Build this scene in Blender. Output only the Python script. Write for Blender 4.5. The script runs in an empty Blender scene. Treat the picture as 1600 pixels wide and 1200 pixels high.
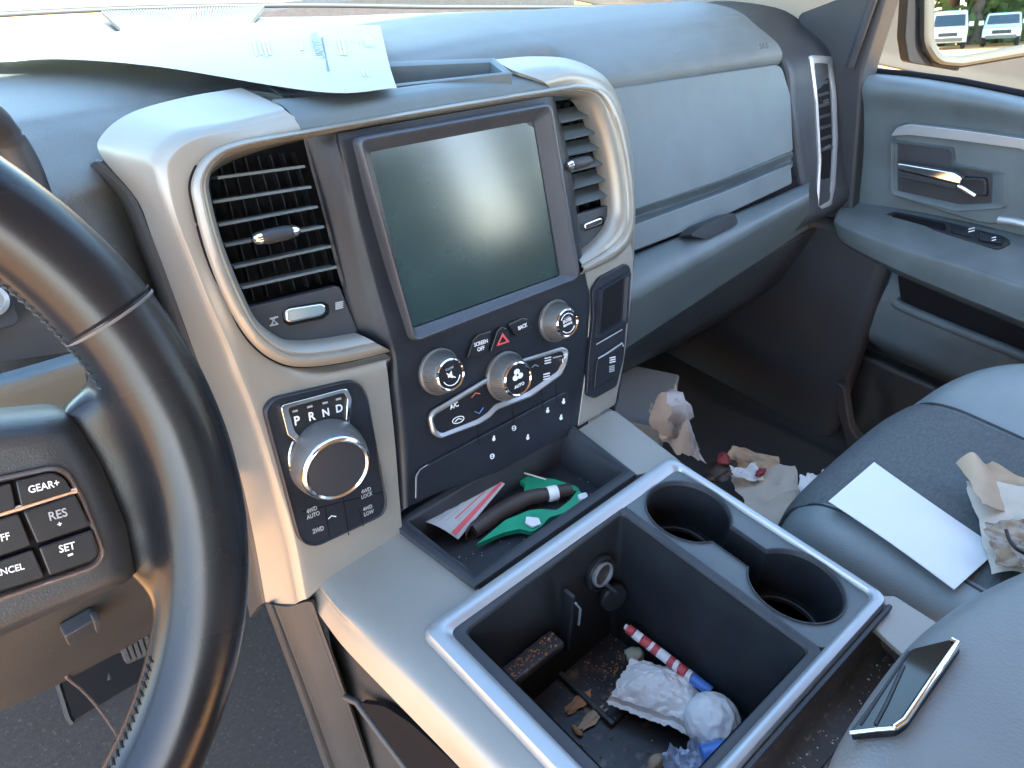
import bpy, bmesh, math, random
from mathutils import Vector, Matrix, noise
random.seed(7)
SC = bpy.context.scene
COL = SC.collection
R = Matrix(((0.7429, 0.3822, -0.5495), (-0.6691, 0.4454, -0.5948), (0.0174, 0.8096, 0.5867)))
F = 1215.0
# ---------------------------------------------------------------- camera
cd = bpy.data.cameras.new('camera')
cam = bpy.data.objects.new('camera', cd)
COL.objects.link(cam)
cam.matrix_world = R.to_4x4()
cd.sensor_width = 36.0
cd.lens = F / 1600 * 36
cd.clip_start = 0.02
cd.clip_end = 400
SC.camera = cam
# ---------------------------------------------------------------- light
SUN_EL, SUN_AZ = 36.0, 186.0          # azimuth measured from truck forward (+Y) towards the right (+X)
wd = bpy.data.worlds.new('World')
SC.world = wd
wd.use_nodes = True
wn = wd.node_tree.nodes
bg = wn['Background']
sky = wn.new('ShaderNodeTexSky')
sky.sky_type = 'NISHITA'
sky.sun_disc = False
sky.sun_elevation = math.radians(SUN_EL)
sky.sun_rotation = math.radians(SUN_AZ)
sky.dust_density = 1.0
wd.node_tree.links.new(sky.outputs[0], bg.inputs[0])
bg.inputs[1].default_value = 0.15
sl = bpy.data.lights.new('sun', 'SUN')
sl.energy = 3.8
sl.angle = math.radians(0.5)
sl.color = (1.0, 0.93, 0.82)
so = bpy.data.objects.new('sun', sl)
COL.objects.link(so)
e, a = math.radians(SUN_EL), math.radians(SUN_AZ)
sdir = Vector((math.sin(a) * math.cos(e), math.cos(a) * math.cos(e), math.sin(e)))
so.rotation_euler = sdir.to_track_quat('Z', 'Y').to_euler()
so.location = sdir * 20
SC.view_settings.view_transform = 'Standard'
SC.view_settings.look = 'None'
SC.view_settings.exposure = 3.5
SC.view_settings.gamma = 1.0
SC.render.engine = 'CYCLES'
SC.cycles.max_bounces = 10
SC.cycles.diffuse_bounces = 6
SC.cycles.glossy_bounces = 5
SC.cycles.transparent_max_bounces = 8
SC.cycles.caustics_reflective = False
SC.cycles.caustics_refractive = False
SC.cycles.use_denoising = True

# ---------------------------------------------------------------- planes and unprojection
def ray(px, py):
    return R @ Vector((px - 800.0, 600.0 - py, -F))

S_ = (Vector((.413, .5314, -.2245)), Vector((0, -.954, .30)).normalized())
G_ = (Vector((.69, .608, -.243)), Vector((-.002, -.916, .401)).normalized())
C_ = (Vector((.37, .3, -.529)), Vector((0, 0, 1)))
_a = math.radians(25)
W_ = (Vector((-.107, .280, -.205)), Vector((0, -math.cos(_a), math.sin(_a))))
D_ = (Vector((1.20, .3, -.4)), Vector((-1, 0, 0)))
PL = {'S': S_, 'G': G_, 'C': C_, 'W': W_, 'D': D_}

def V(px, py, pl='S', o=0.0):
    """photo measurement -> point on the named plane, raised o metres towards the viewer's side"""
    d = ray(px, py)
    if pl == 'X': return d * (o / d.x)
    if pl == 'Y': return d * (o / d.y)
    if pl == 'Z': return d * (o / d.z)
    p0, n = PL[pl]
    return d * ((p0 + n * o).dot(n) / d.dot(n))

def VV(lst, pl='S', o=0.0):
    return [V(p[0], p[1], pl, (p[2] if len(p) > 2 else o)) for p in lst]

# ---------------------------------------------------------------- materials
MATS = {}
def mat(name, col, rough=.5, metal=0.0, bump=0.0, bscale=200.0, var=0.0, vscale=8.0, kind='noise', spec=.5, dirt=None, coat=0.0, stretch=None):
    if name in MATS: return MATS[name]
    m = bpy.data.materials.new(name)
    m.use_nodes = True
    nt = m.node_tree; N = nt.nodes; L = nt.links
    b = N['Principled BSDF']
    b.inputs['Base Color'].default_value = (*col, 1)
    b.inputs['Roughness'].default_value = rough
    b.inputs['Metallic'].default_value = metal
    b.inputs['Specular IOR Level'].default_value = spec
    b.inputs['Coat Weight'].default_value = coat
    b.inputs['Coat Roughness'].default_value = .08
    tc = N.new('ShaderNodeTexCoord')
    src = tc.outputs['Object']
    if stretch:
        mp = N.new('ShaderNodeMapping'); mp.inputs['Scale'].default_value = stretch
        L.new(src, mp.inputs[0]); src = mp.outputs[0]
    if var > 0:
        n = N.new('ShaderNodeTexNoise'); n.inputs['Scale'].default_value = vscale; n.inputs['Detail'].default_value = 6
        L.new(src, n.inputs['Vector'])
        mr = N.new('ShaderNodeMapRange'); mr.inputs[1].default_value = .3; mr.inputs[2].default_value = .7
        mr.inputs[3].default_value = 1 - var; mr.inputs[4].default_value = 1 + var
        L.new(n.outputs[0], mr.inputs[0])
        mx = N.new('ShaderNodeMix'); mx.data_type = 'RGBA'; mx.blend_type = 'MULTIPLY'; mx.inputs[0].default_value = 1
        mx.inputs[6].default_value = (*col, 1)
        L.new(mr.outputs[0], mx.inputs[7])
        last = mx.outputs[2]
        rr = N.new('ShaderNodeMapRange'); rr.inputs[1].default_value = .3; rr.inputs[2].default_value = .7
        rr.inputs[3].default_value = max(0.02, rough * (1 - var * .7)); rr.inputs[4].default_value = min(1, rough * (1 + var * .7))
        L.new(n.outputs[0], rr.inputs[0]); L.new(rr.outputs[0], b.inputs['Roughness'])
        if dirt:
            v2 = N.new('ShaderNodeTexNoise'); v2.inputs['Scale'].default_value = dirt[3]; v2.inputs['Detail'].default_value = 8
            L.new(tc.outputs['Object'], v2.inputs['Vector'])
            r2 = N.new('ShaderNodeMapRange'); r2.inputs[1].default_value = dirt[4]; r2.inputs[2].default_value = dirt[4] + .12
            r2.inputs[3].default_value = 0; r2.inputs[4].default_value = dirt[5] if len(dirt) > 5 else .6
            L.new(v2.outputs[0], r2.inputs[0])
            m2 = N.new('ShaderNodeMix'); m2.data_type = 'RGBA'
            L.new(r2.outputs[0], m2.inputs[0]); L.new(last, m2.inputs[6]); m2.inputs[7].default_value = (*dirt[:3], 1)
            last = m2.outputs[2]
        L.new(last, b.inputs['Base Color'])
    if bump > 0:
        if kind == 'voronoi':
            t = N.new('ShaderNodeTexVoronoi'); t.inputs['Scale'].default_value = bscale; o = t.outputs['Distance']
            L.new(src, t.inputs['Vector'])
        elif kind == 'weave':
            t = N.new('ShaderNodeTexWave'); t.inputs['Scale'].default_value = bscale; t.inputs['Distortion'].default_value = 6
            t.inputs['Detail'].default_value = 3; o = t.outputs[0]
            L.new(src, t.inputs['Vector'])
        else:
            t = N.new('ShaderNodeTexNoise'); t.inputs['Scale'].default_value = bscale; t.inputs['Detail'].default_value = 4; o = t.outputs[0]
            L.new(src, t.inputs['Vector'])
        bp = N.new('ShaderNodeBump'); bp.inputs['Strength'].default_value = bump; bp.inputs['Distance'].default_value = .001
        L.new(o, bp.inputs['Height']); L.new(bp.outputs[0], b.inputs['Normal'])
    MATS[name] = m
    return m

def glass_mat(name, tint, gloss=.02):
    m = bpy.data.materials.new(name); m.use_nodes = True
    nt = m.node_tree; N = nt.nodes; L = nt.links
    N.remove(N['Principled BSDF'])
    t = N.new('ShaderNodeBsdfTransparent'); t.inputs[0].default_value = (*tint, 1)
    g = N.new('ShaderNodeBsdfGlossy'); g.inputs['Roughness'].default_value = .02
    mx = N.new('ShaderNodeMixShader')
    mx.inputs[0].default_value = gloss; L.new(t.outputs[0], mx.inputs[1]); L.new(g.outputs[0], mx.inputs[2])
    L.new(mx.outputs[0], N['Material Output'].inputs[0])
    MATS[name] = m
    return m

M_pad = mat('grey_dash_vinyl', (.108, .122, .122), .55, bump=.34, bscale=900, var=.12, vscale=30, kind='voronoi')
M_gpl = mat('slate_grey_plastic', (.094, .116, .122), .52, bump=.24, bscale=1000, dirt=(.20, .20, .195, 260, .66, .35), var=.14, vscale=20)
M_dgpl = mat('charcoal_plastic', (.038, .041, .047), .45, spec=.32, bump=.15, bscale=1500, var=.15, vscale=25, dirt=(.2, .18, .16, 420, .70, .35))
M_blk = mat('black_plastic', (.019, .021, .024), .40, spec=.32, var=.2, vscale=30, bump=.08, bscale=1200, dirt=(.25, .22, .2, 700, .72, .3))
M_fas = mat('fascia_black_plastic', (.016, .019, .026), .38, spec=.3, var=.15, vscale=30, bump=.1, bscale=1500, dirt=(.25, .22, .2, 600, .73, .3))
M_pit = mat('deep_black_plastic', (.008, .008, .010), .6, spec=.12)
M_sil = mat('champagne_silver_paint', (.29, .275, .24), .42, .42, var=.06, vscale=12, bump=.03, bscale=3000)
M_sat = mat('satin_silver_paint', (.38, .405, .42), .40, .6, var=.05, vscale=12)
M_chr = mat('chrome', (.85, .85, .86), .07, 1.0)
M_knob = mat('knob_grey', (.12, .118, .112), .4, .3)
M_bez = mat('bezel_plastic', (.050, .055, .066), .36, var=.1, vscale=20, bump=.08, bscale=1500)
M_lea = mat('black_leather', (.012, .014, .018), .27, spec=.33, bump=.025, bscale=1300, var=.3, vscale=14, kind='voronoi')
M_seam = mat('grey_thread', (.13, .125, .13), .7)
M_stitch = mat('dark_thread', (.045, .045, .05), .7)
M_btn = mat('button_black', (.014, .015, .019), .36, spec=.35, var=.15, vscale=60, dirt=(.3, .27, .25, 500, .7, .3))
M_wht = mat('white_print', (.75, .77, .78), .5)
M_gry = mat('grey_print', (.33, .35, .37), .5)
M_red = mat('red_print', (.6, .08, .09), .5)
M_red2 = mat('dull_red_foil', (.30, .045, .05), .45, var=.2, vscale=80)
M_blu = mat('blue_print', (.12, .25, .5), .5)
M_org = mat('orange_print', (.6, .18, .08), .5)
M_scr = mat('screen_glass', (.016, .036, .036), .17, spec=1.0, var=.15, vscale=16)
M_hub = mat('hub_plastic', (.030, .034, .040), .42, bump=.2, bscale=1200, var=.1, vscale=20)
M_low = mat('lower_grey_plastic', (.042, .041, .040), .5, bump=.25, bscale=1200, var=.1, vscale=15)
M_arm = mat('dimmed_seat_vinyl', (.16, .175, .175), .45, bump=.3, bscale=420, var=.07, vscale=18, kind='voronoi')  # same vinyl as the seat, darkened to stand for weaker light here
M_vin = mat('seat_vinyl', (.215, .255, .255), .48, bump=.22, bscale=600, var=.06, vscale=20, kind='voronoi')
M_fab = mat('seat_fabric', (.105, .12, .122), .92, bump=.6, bscale=600, var=.26, vscale=150, kind='noise', stretch=(1, 2.5, 1))
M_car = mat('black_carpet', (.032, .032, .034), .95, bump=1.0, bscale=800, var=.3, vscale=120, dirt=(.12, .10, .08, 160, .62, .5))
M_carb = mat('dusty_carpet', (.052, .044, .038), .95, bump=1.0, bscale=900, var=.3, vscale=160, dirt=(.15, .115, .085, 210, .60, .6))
M_dirty = mat('dirty_black_plastic', (.035, .034, .036), .4, var=.2, vscale=40, dirt=(.22, .15, .11, 70, .60, .75))
M_trough = mat('dusty_brown_plastic', (.055, .045, .04), .5, var=.25, vscale=40, dirt=(.22, .17, .13, 200, .58, .6))
M_pap = mat('white_paper', (.80, .81, .81), .75, var=.02, vscale=10)
M_ppr = mat('printed_paper', (.40, .42, .42), .8, var=.02, vscale=10)
M_kraft = mat('kraft_paper', (.50, .37, .25), .8, var=.12, vscale=14, bump=.3, bscale=90)
M_kraft2 = mat('pale_kraft_paper', (.55, .48, .39), .8, var=.10, vscale=14, bump=.3, bscale=90)
M_nap = mat('napkin_tissue', (.86, .85, .82), .9, bump=.5, bscale=260, var=.05, vscale=60)
M_wrap = glass_mat('clear_wrapper', (.80, .86, .92))
M_grn = mat('green_plastic', (.02, .33, .17), .4, var=.1, vscale=60)
M_bag = mat('white_plastic_bag', (.55, .51, .49), .5, var=.08, vscale=14)
M_crumb = mat('crumb', (.45, .24, .12), .8, var=.3, vscale=120)
M_brn = mat('dark_brown_tube', (.05, .035, .03), .5, var=.2, vscale=40)
M_cream = mat('sunlit_pillar_plastic', (.50, .45, .37), .6, var=.04, vscale=8)  # sun on the pillar trim is painted in as this pale cream
M_pil = mat('dark_pillar_plastic', (.032, .033, .037), .6, var=.15, vscale=12)
M_lin = mat('headliner', (.26, .255, .24), .9)
M_gls = glass_mat('window_glass', (.90, .95, .93))
M_mir = mat('mirror_silver', (.85, .88, .86), .01, 1.0)
M_wcar = mat('white_car_paint', (.78, .78, .76), .25, coat=.5, var=.03, vscale=3)
M_cgl = mat('car_glass', (.03, .05, .06), .05)
M_tire = mat('tyre_rubber', (.02, .02, .02), .8)
M_grd = mat('warm_bounce_ground', (.56, .27, .085), .95, var=.25, vscale=1.2, bump=.5, bscale=30)  # orange pushed past soil colour so the ground bounces warm light inside
M_leaf = mat('leaf_green', (.085, .13, .035), .6, var=.45, vscale=1.6)
M_bark = mat('bark', (.10, .075, .055), .9, var=.3, vscale=8)
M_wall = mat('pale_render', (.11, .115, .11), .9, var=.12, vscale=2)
M_pink = mat('brass_ring', (.80, .62, .54), .28, .9)

# ---------------------------------------------------------------- builders
def thing(name, label, cat, loc, group=None):
    o = bpy.data.objects.new(name, None)
    o.empty_display_size = .02
    COL.objects.link(o); o.location = loc
    o['label'] = label; o['category'] = cat
    if group: o['group'] = group
    o['_loc'] = 1
    del o['_loc']
    return o

TL = {}
def world_loc(o):
    v = Vector(o.location)
    while o.parent:
        o = o.parent; v = v + Vector(o.location)
    return v

def ob(name, par, m, verts, faces, smooth=True, bevel=0.0, seg=2, thick=0.0, sub=0, face_cam=True, label=None, mats=None, fm=None, ang=30):
    me = bpy.data.meshes.new(name)
    base = world_loc(par) if par is not None else Vector((0, 0, 0))
    vs = [Vector(v) for v in verts]
    if par is None:
        base = sum(vs, Vector()) / len(vs)
        base.z = min(v.z for v in vs)
        loc = base
    else:
        loc = Vector((0, 0, 0))
    me.from_pydata([tuple(v - base) for v in vs], [], faces)
    me.materials.append(m)
    for x in mats or []: me.materials.append(x)
    if fm:
        for p, i in zip(me.polygons, fm): p.material_index = i
    bm = bmesh.new(); bm.from_mesh(me)
    bmesh.ops.remove_doubles(bm, verts=bm.verts, dist=1e-6)
    bmesh.ops.recalc_face_normals(bm, faces=bm.faces)
    if thick > 0 and face_cam:
        s = sum(((f.calc_center_median() + base).dot(f.normal) * f.calc_area() for f in bm.faces))
        if s > 0: bmesh.ops.reverse_faces(bm, faces=bm.faces)
    for f in bm.faces: f.smooth = smooth
    bm.to_mesh(me); bm.free()
    if smooth and bevel == 0:
        me.set_sharp_from_angle(angle=math.radians(ang))
    o = bpy.data.objects.new(name, me)
    COL.objects.link(o)
    o.location = loc
    if par is not None: o.parent = par
    if label: o['label'] = label
    if thick > 0:
        md = o.modifiers.new('Solidify', 'SOLIDIFY'); md.thickness = thick; md.offset = -1
    if thick > 0:
        md = o.modifiers.new('EdgeSplit', 'EDGE_SPLIT'); md.split_angle = math.radians(55)
    if bevel > 0:
        md = o.modifiers.new('Bevel', 'BEVEL'); md.width = bevel; md.segments = seg; md.limit_method = 'ANGLE'
        md.angle_limit = math.radians(40); md.harden_normals = True
    if sub:
        md = o.modifiers.new('Subdivision', 'SUBSURF'); md.levels = sub; md.render_levels = sub
    return o

def fil(pts, r=8, k=5):
    """fillet the corners of a closed outline"""
    out = []
    n = len(pts)
    for i in range(n):
        p = pts[i]; q = Vector(p[:2]); a = Vector(pts[i - 1][:2]); b = Vector(pts[(i + 1) % n][:2])
        rr = p[2] if len(p) > 2 else r
        da = (a - q); db = (b - q)
        ra = min(rr, da.length * .48); rb = min(rr, db.length * .48)
        p0 = q + da.normalized() * ra; p1 = q + db.normalized() * rb
        for j in range(k + 1):
            t = j / k
            out.append(((1 - t) ** 2 * p0 + 2 * t * (1 - t) * q + t * t * p1)[:])
    return out

def cr1(P, n, closed=False):
    """Catmull-Rom through vectors"""
    out = []
    N = len(P)
    segs = N if closed else N - 1
    for i in range(segs):
        if closed:
            p0, p1, p2, p3 = P[i - 1], P[i], P[(i + 1) % N], P[(i + 2) % N]
        else:
            p1, p2 = P[i], P[i + 1]
            p0 = P[i - 1] if i > 0 else p1 * 2 - p2
            p3 = P[i + 2] if i + 2 < N else p2 * 2 - p1
        for j in range(n):
            t = j / n
            out.append(.5 * ((2 * p1) + (p2 - p0) * t + (2 * p0 - 5 * p1 + 4 * p2 - p3) * t * t + (3 * p1 - p0 - 3 * p2 + p3) * t ** 3))
    if not closed: out.append(P[-1].copy())
    return out

def grid_faces(rows, cu=False, cv=False):
    m, n = len(rows), len(rows[0])
    f = []
    for i in range(m if cv else m - 1):
        for j in range(n if cu else n - 1):
            f.append((i * n + j, i * n + (j + 1) % n, ((i + 1) % m) * n + (j + 1) % n, ((i + 1) % m) * n + j))
    return f

def sheet(name, par, m, rows, thick=0.0, cu=False, cv=False, **k):
    vs = [v for r in rows for v in r]
    return ob(name, par, m, vs, grid_faces(rows, cu, cv), thick=thick, **k)

def patch(name, par, m, rows, su=6, sv=6, thick=.003, **k):
    rr = [cr1([Vector(v) for v in r], su) for r in rows]
    cols = [cr1([r[j] for r in rr], sv) for j in range(len(rr[0]))]
    g = [[c[i] for c in cols] for i in range(len(cols[0]))]
    return sheet(name, par, m, g, thick, **k)

def prism(name, par, m, front, back, bevel=.001, **k):
    n = len(front)
    f = [tuple(range(n)), tuple(range(2 * n - 1, n - 1, -1))]
    f += [(i, (i + 1) % n, n + (i + 1) % n, n + i) for i in range(n)]
    return ob(name, par, m, list(front) + list(back), f, bevel=bevel, **k)

def plate(name, par, m, px, pl='S', o=0.0, depth=.01, bevel=.001, r=8, k=5, **kw):
    loop = fil(px, r, k) if r else [p[:2] for p in px]
    fr = [V(p[0], p[1], pl, o) for p in loop]
    n = PL[pl][1]
    return prism(name, par, m, fr, [v - n * depth for v in fr], bevel, **kw)

def wplate(name, par, m, xy, z, depth, bevel=.001, r=.005, **kw):
    """plate from a plan outline in metres"""
    loop = fil(xy, r, 5)
    return prism(name, par, m, [Vector((p[0], p[1], z)) for p in loop], [Vector((p[0], p[1], z - depth)) for p in loop], bevel, **kw)

def ring(name, par, m, outer, inner, n, prof, **k):
    """closed frame swept between two outlines; prof = (t, height)"""
    rows = [[a.lerp(b, t) + n * h for a, b in zip(outer, inner)] for t, h in prof]
    return sheet(name, par, m, rows, 0, cu=True, ang=40, **k)

def pring(name, par, m, opx, ipx, pl, prof, ro=8, ri=8, **k):
    o = VV(fil(opx, ro), pl); i = VV(fil(ipx, ri), pl)
    return ring(name, par, m, o, i, PL[pl][1], prof, **k)

def frame_axes(n):
    n = Vector(n).normalized()
    a = Vector((1, 0, 0)) if abs(n.x) < .8 else Vector((0, 1, 0))
    u = (a - n * a.dot(n)).normalized()
    return u, n.cross(u), n

def lathe(name, par, m, c, n, prof, seg=40, u=None, sx=1.0, **k):
    U, W, n = frame_axes(n)
    if u is not None:
        U = (u - n * u.dot(n)).normalized(); W = n.cross(U)
    rows = []
    for r, h in prof:
        rows.append([c + n * h + (U * math.cos(2 * math.pi * i / seg) * sx + W * math.sin(2 * math.pi * i / seg)) * r for i in range(seg)])
    vs = [v for r in rows for v in r]
    f = grid_faces(rows, cu=True)
    f.append(tuple(range(seg))); f.append(tuple(range((len(rows) - 1) * seg, len(rows) * seg)))
    return ob(name, par, m, vs, f, ang=35, **k)

def tube_rows(path, rad, seg=12, flat=1.0, upv=None):
    rows = []
    for i, p in enumerate(path):
        t = (path[min(i + 1, len(path) - 1)] - path[max(i - 1, 0)]).normalized()
        up = upv if upv is not None else Vector((0, 0, 1))
        if abs(t.dot(up)) > .95: up = Vector((0, 1, 0))
        u = t.cross(up).normalized(); w = u.cross(t).normalized()
        r = rad[i] if isinstance(rad, (list, tuple)) else rad
        rows.append([p + (u * math.cos(2 * math.pi * j / seg) + w * math.sin(2 * math.pi * j / seg) * flat) * r for j in range(seg)])
    return rows

def tube(name, par, m, path, rad, seg=12, flat=1.0, upv=None, **k):
    rows = tube_rows([Vector(p) for p in path], rad, seg, flat, upv)
    vs = [v for r in rows for v in r]
    f = grid_faces(rows, cu=True)
    f.append(tuple(range(seg))); f.append(tuple(range((len(rows) - 1) * seg, len(rows) * seg)))
    return ob(name, par, m, vs, f, ang=50, **k)

def bar(a, b, u, w, hu, hw):
    """8 verts of a bar a->b with half sizes hu along u and hw along w"""
    return [p + u * su * hu + w * sw * hw for p in (a, b) for su, sw in ((-1, -1), (1, -1), (1, 1), (-1, 1))]
BARF = [(0, 1, 2, 3), (7, 6, 5, 4), (0, 4, 5, 1), (1, 5, 6, 2), (2, 6, 7, 3), (3, 7, 4, 0)]

def box(name, par, m, c, s, bevel=.002, rot=None, **k):
    c = Vector(c)
    vs = [Vector((x * s[0] / 2, y * s[1] / 2, z * s[2] / 2)) for x in (-1, 1) for y in (-1, 1) for z in (-1, 1)]
    if rot is not None: vs = [rot @ v for v in vs]
    f = [(0, 1, 3, 2), (4, 6, 7, 5), (0, 4, 5, 1), (2, 3, 7, 6), (0, 2, 6, 4), (1, 5, 7, 3)]
    return ob(name, par, m, [c + v for v in vs], f, bevel=bevel, **k)

def text(name, par, m, s, a, b, pl='S', o=.0005, ys=1.0, bold=0.0, ext=.0002, label=None):
    """lettering whose baseline runs from photo point a to b on a plane"""
    A = V(a[0], a[1], pl, o); B = V(b[0], b[1], pl, o)
    n = PL[pl][1]
    cu = bpy.data.curves.new(name, 'FONT'); cu.body = s; cu.size = 1.0; cu.offset = bold; cu.extrude = 0.0
    cu.resolution_u = 3
    t = bpy.data.objects.new(name, cu); COL.objects.link(t)
    bpy.context.view_layer.update()
    w = max(.05, t.dimensions.x)
    sc = (B - A).length / w
    x = (B - A).normalized(); z = n; y = z.cross(x).normalized()
    cu.extrude = ext / sc
    cu.materials.append(m)
    mt = Matrix(((x.x * sc, y.x * sc * ys, z.x * sc, 0), (x.y * sc, y.y * sc * ys, z.y * sc, 0), (x.z * sc, y.z * sc * ys, z.z * sc, 0), (0, 0, 0, 1)))
    dg = bpy.context.evaluated_depsgraph_get()
    bpy.context.view_layer.update()
    me = bpy.data.meshes.new_from_object(t.evaluated_get(bpy.context.evaluated_depsgraph_get()))
    bpy.data.objects.remove(t)
    base = world_loc(par)
    me.transform(Matrix.Translation(A - base) @ mt)
    me.name = name
    q = bpy.data.objects.new(name, me); COL.objects.link(q); q.parent = par
    if label: q['label'] = label
    return q

def crumple(name, par, m, quad, nu, nv, amp, freq, seed, thick=.0004, edge=.0, lift=None, **k):
    """sheet over four corners, creased by folded noise; edge = ragged outline"""
    A, B, C, Dq = [Vector(q) for q in quad]
    nrm = (B - A).cross(Dq - A).normalized()
    if nrm.z < 0: nrm = -nrm
    rows = []
    for i in range(nv + 1):
        v = i / nv; r = []
        for j in range(nu + 1):
            u = j / nu
            p = (A * (1 - u) + B * u) * (1 - v) + (Dq * (1 - u) + C * u) * v
            q = p * freq + Vector((seed * 3.7, seed * 1.3, seed))
            h = abs(noise.noise(q)) * 1.1 + abs(noise.noise(q * 2.3)) * .6 + abs(noise.noise(q * 5.1)) * .22 - .25
            p = p + nrm * (h * amp)
            if edge and (i in (0, nv) or j in (0, nu)):
                c = (A + B + C + Dq) / 4
                p = p + (p - c) * edge * noise.noise(q * 4)
            if lift: p = p + Vector((0, 0, lift(u, v)))
            r.append(p)
        rows.append(r)
    return sheet(name, par, m, rows, thick, **k)

def tagobj(o, label, cat, group=None):
    o['label'] = label; o['category'] = cat
    if group: o['group'] = group
    return o
nS, nG, nC, nW = S_[1], G_[1], C_[1], W_[1]
XA = Vector((1, 0, 0))
UPS = nS.cross(XA).normalized()      # up along the stack face
# ================================================================ ground, cab shell
gv = [Vector((x, y, -1.75)) for x, y in ((-150, -150), (150, -150), (150, 150), (-150, 150))]
g = ob('ground', None, M_grd, gv, [(0, 1, 2, 3)], smooth=False); g['kind'] = 'structure'
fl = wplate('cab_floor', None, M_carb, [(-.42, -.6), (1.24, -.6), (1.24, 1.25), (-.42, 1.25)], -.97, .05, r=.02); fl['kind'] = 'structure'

cab = thing('truck_cab', 'cab shell of the truck with dark windshield pillar and bright windshield above the dash', 'truck cab', (.39, .3, -.95))
wplate('roof', cab, M_lin, [(-.42, -1.35), (1.16, -1.35), (1.16, .20), (-.42, .20)], .27, .05, r=.05)
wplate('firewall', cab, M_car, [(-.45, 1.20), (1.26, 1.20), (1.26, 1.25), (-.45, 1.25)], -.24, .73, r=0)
box('rear_wall', cab, M_low, (.39, -1.33, -.50), (1.6, .05, .90), .01)
box('side_panel', cab, M_low, (1.27, -.56, -.60), (.05, 1.56, .70), .01)
box('side_panel', cab, M_low, (-.47, -.85, -.60), (.05, .95, .70), .01)
box('window_pillar', cab, M_pil, (1.23, -.35, 0), (.06, .14, .55), .01)
box('rear_window', cab, glass_mat('tinted_glass', (.30, .33, .32)), (.39, -1.33, .09), (1.55, .006, .26), 0)
box('side_sill', cab, M_low, (1.27, .2, -.86), (.08, 2.0, .22), .01)
# windshield: base line follows the photo, rises to the roof edge
wb = [Vector((-.45, 1.17, -.195)), Vector((-.1, 1.18, -.198)), V(0, 27, 'Z', -.20), V(410, 12, 'Z', -.212), V(700, 14, 'Z', -.226), V(1030, 14, 'Z', -.25)]
wt = [Vector((x, .21 - .05 * ((x - .39) / .8) ** 2, .235)) for x in (-.42, -.1, .2, .5, .8, 1.1)]
patch('windshield', cab, M_gls, [wb, [p.lerp(q, .5) + Vector((0, .03, .02)) for p, q in zip(wb, wt)], wt], 5, 5, .005)
tube('windshield_seal', cab, M_pil, cr1([p + Vector((0, -.006, .004)) for p in wb], 8), .0035, 8)
# pillar trim with sun painted into its colour, and dark pillar
p1 = V(1036, 16, 'Z', -.252); p2 = V(1262, 60, 'X', 1.2)
U = Vector((-.12, -.55, .46))
c1 = p1.lerp(p2, .5) + Vector((-.02, .03, .01))
rows = []
for t in (-.2, 0, .25, .6, 1.0):
    rows.append([p1 + U * t, c1 + U * t, p2 + Vector((0, .02, 0)) + U * t])
patch('pillar_trim', cab, M_cream, rows, 5, 5, .006)
plate('windshield_pillar', cab, M_pil, [(1235, 75), (1254, -10), (1300, -200), (1440, -200), (1386, -10), (1348, 112), (1342, 200), (1330, 340), (1285, 345), (1300, 200), (1290, 112)], 'D', .02, .05, .012, 12)
tube('door_seal', cab, M_dgpl, [V(1400, -120, 'D', .03), V(1364, 0, 'D', .028), V(1347, 50, 'D', .028), V(1328, 105, 'D', .026)], .006, 10)

# ================================================================ dashboard
dash = thing('dashboard', 'grey vinyl dashboard running from steering wheel to passenger door', 'dashboard', (.39, .95, -.95))

def gseam(x, z):
    p0, n = G_
    return Vector((x, p0.y + (-(x - p0.x) * n.x - (z - p0.z) * n.z) / n.y, z))

def wy(x):
    pts = [(-.5, 1.15, -.197), (.2, 1.15, -.203), (.5, 1.06, -.214), (.8, .95, -.230), (1.2, .84, -.254)]
    for (xa, ya, za), (xb, yb, zb) in zip(pts, pts[1:]):
        if x <= xb:
            t = (x - xa) / (xb - xa); return ya + (yb - ya) * t, za + (zb - za) * t
    return pts[-1][1:]
xs = [-.5, -.25, -.05, .06, .118, .146, .19, .3, .45, .6, .648, .672, .76, .9, 1.0, 1.052]
cols = []
for x in xs:
    d = -.022 * max(0, min(1.2, (x - .6) / .45))
    y0, z0 = wy(x)
    mid = .15 < x < .66
    c = [Vector((x, y0 + .02, z0 - .006)), Vector((x, y0 * .45 + .385, -.194 + d * 1.0)), Vector((x, .715, -.189 + d)), Vector((x, .675, -.194 + d))]
    if mid:
        c += [Vector((x, .655, -.203 + d)), Vector((x, .648, -.225 + d))] + [Vector((x, .645, z)) for z in (-.27, -.31, -.37, -.46)]
    else:
        sm = gseam(x, -.243 + d)
        c += [Vector((x, .647, -.206 + d)), sm + Vector((0, .010, .019))]
        if x < .15:
            c += [gseam(x, z) + Vector((0, .010 if x > .14 else .001 if x > .11 else 0, 0)) for z in (-.245, -.30, -.37, -.46)]
        else:
            c += [sm] + [gseam(x, z) + Vector((0, .03, 0)) for z in (-.30, -.37, -.46)]
    cols.append(c)
rows = [[c[i] for c in cols] for i in range(10)]
patch('dash_top', dash, M_pad, rows, 4, 5, .004)
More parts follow.
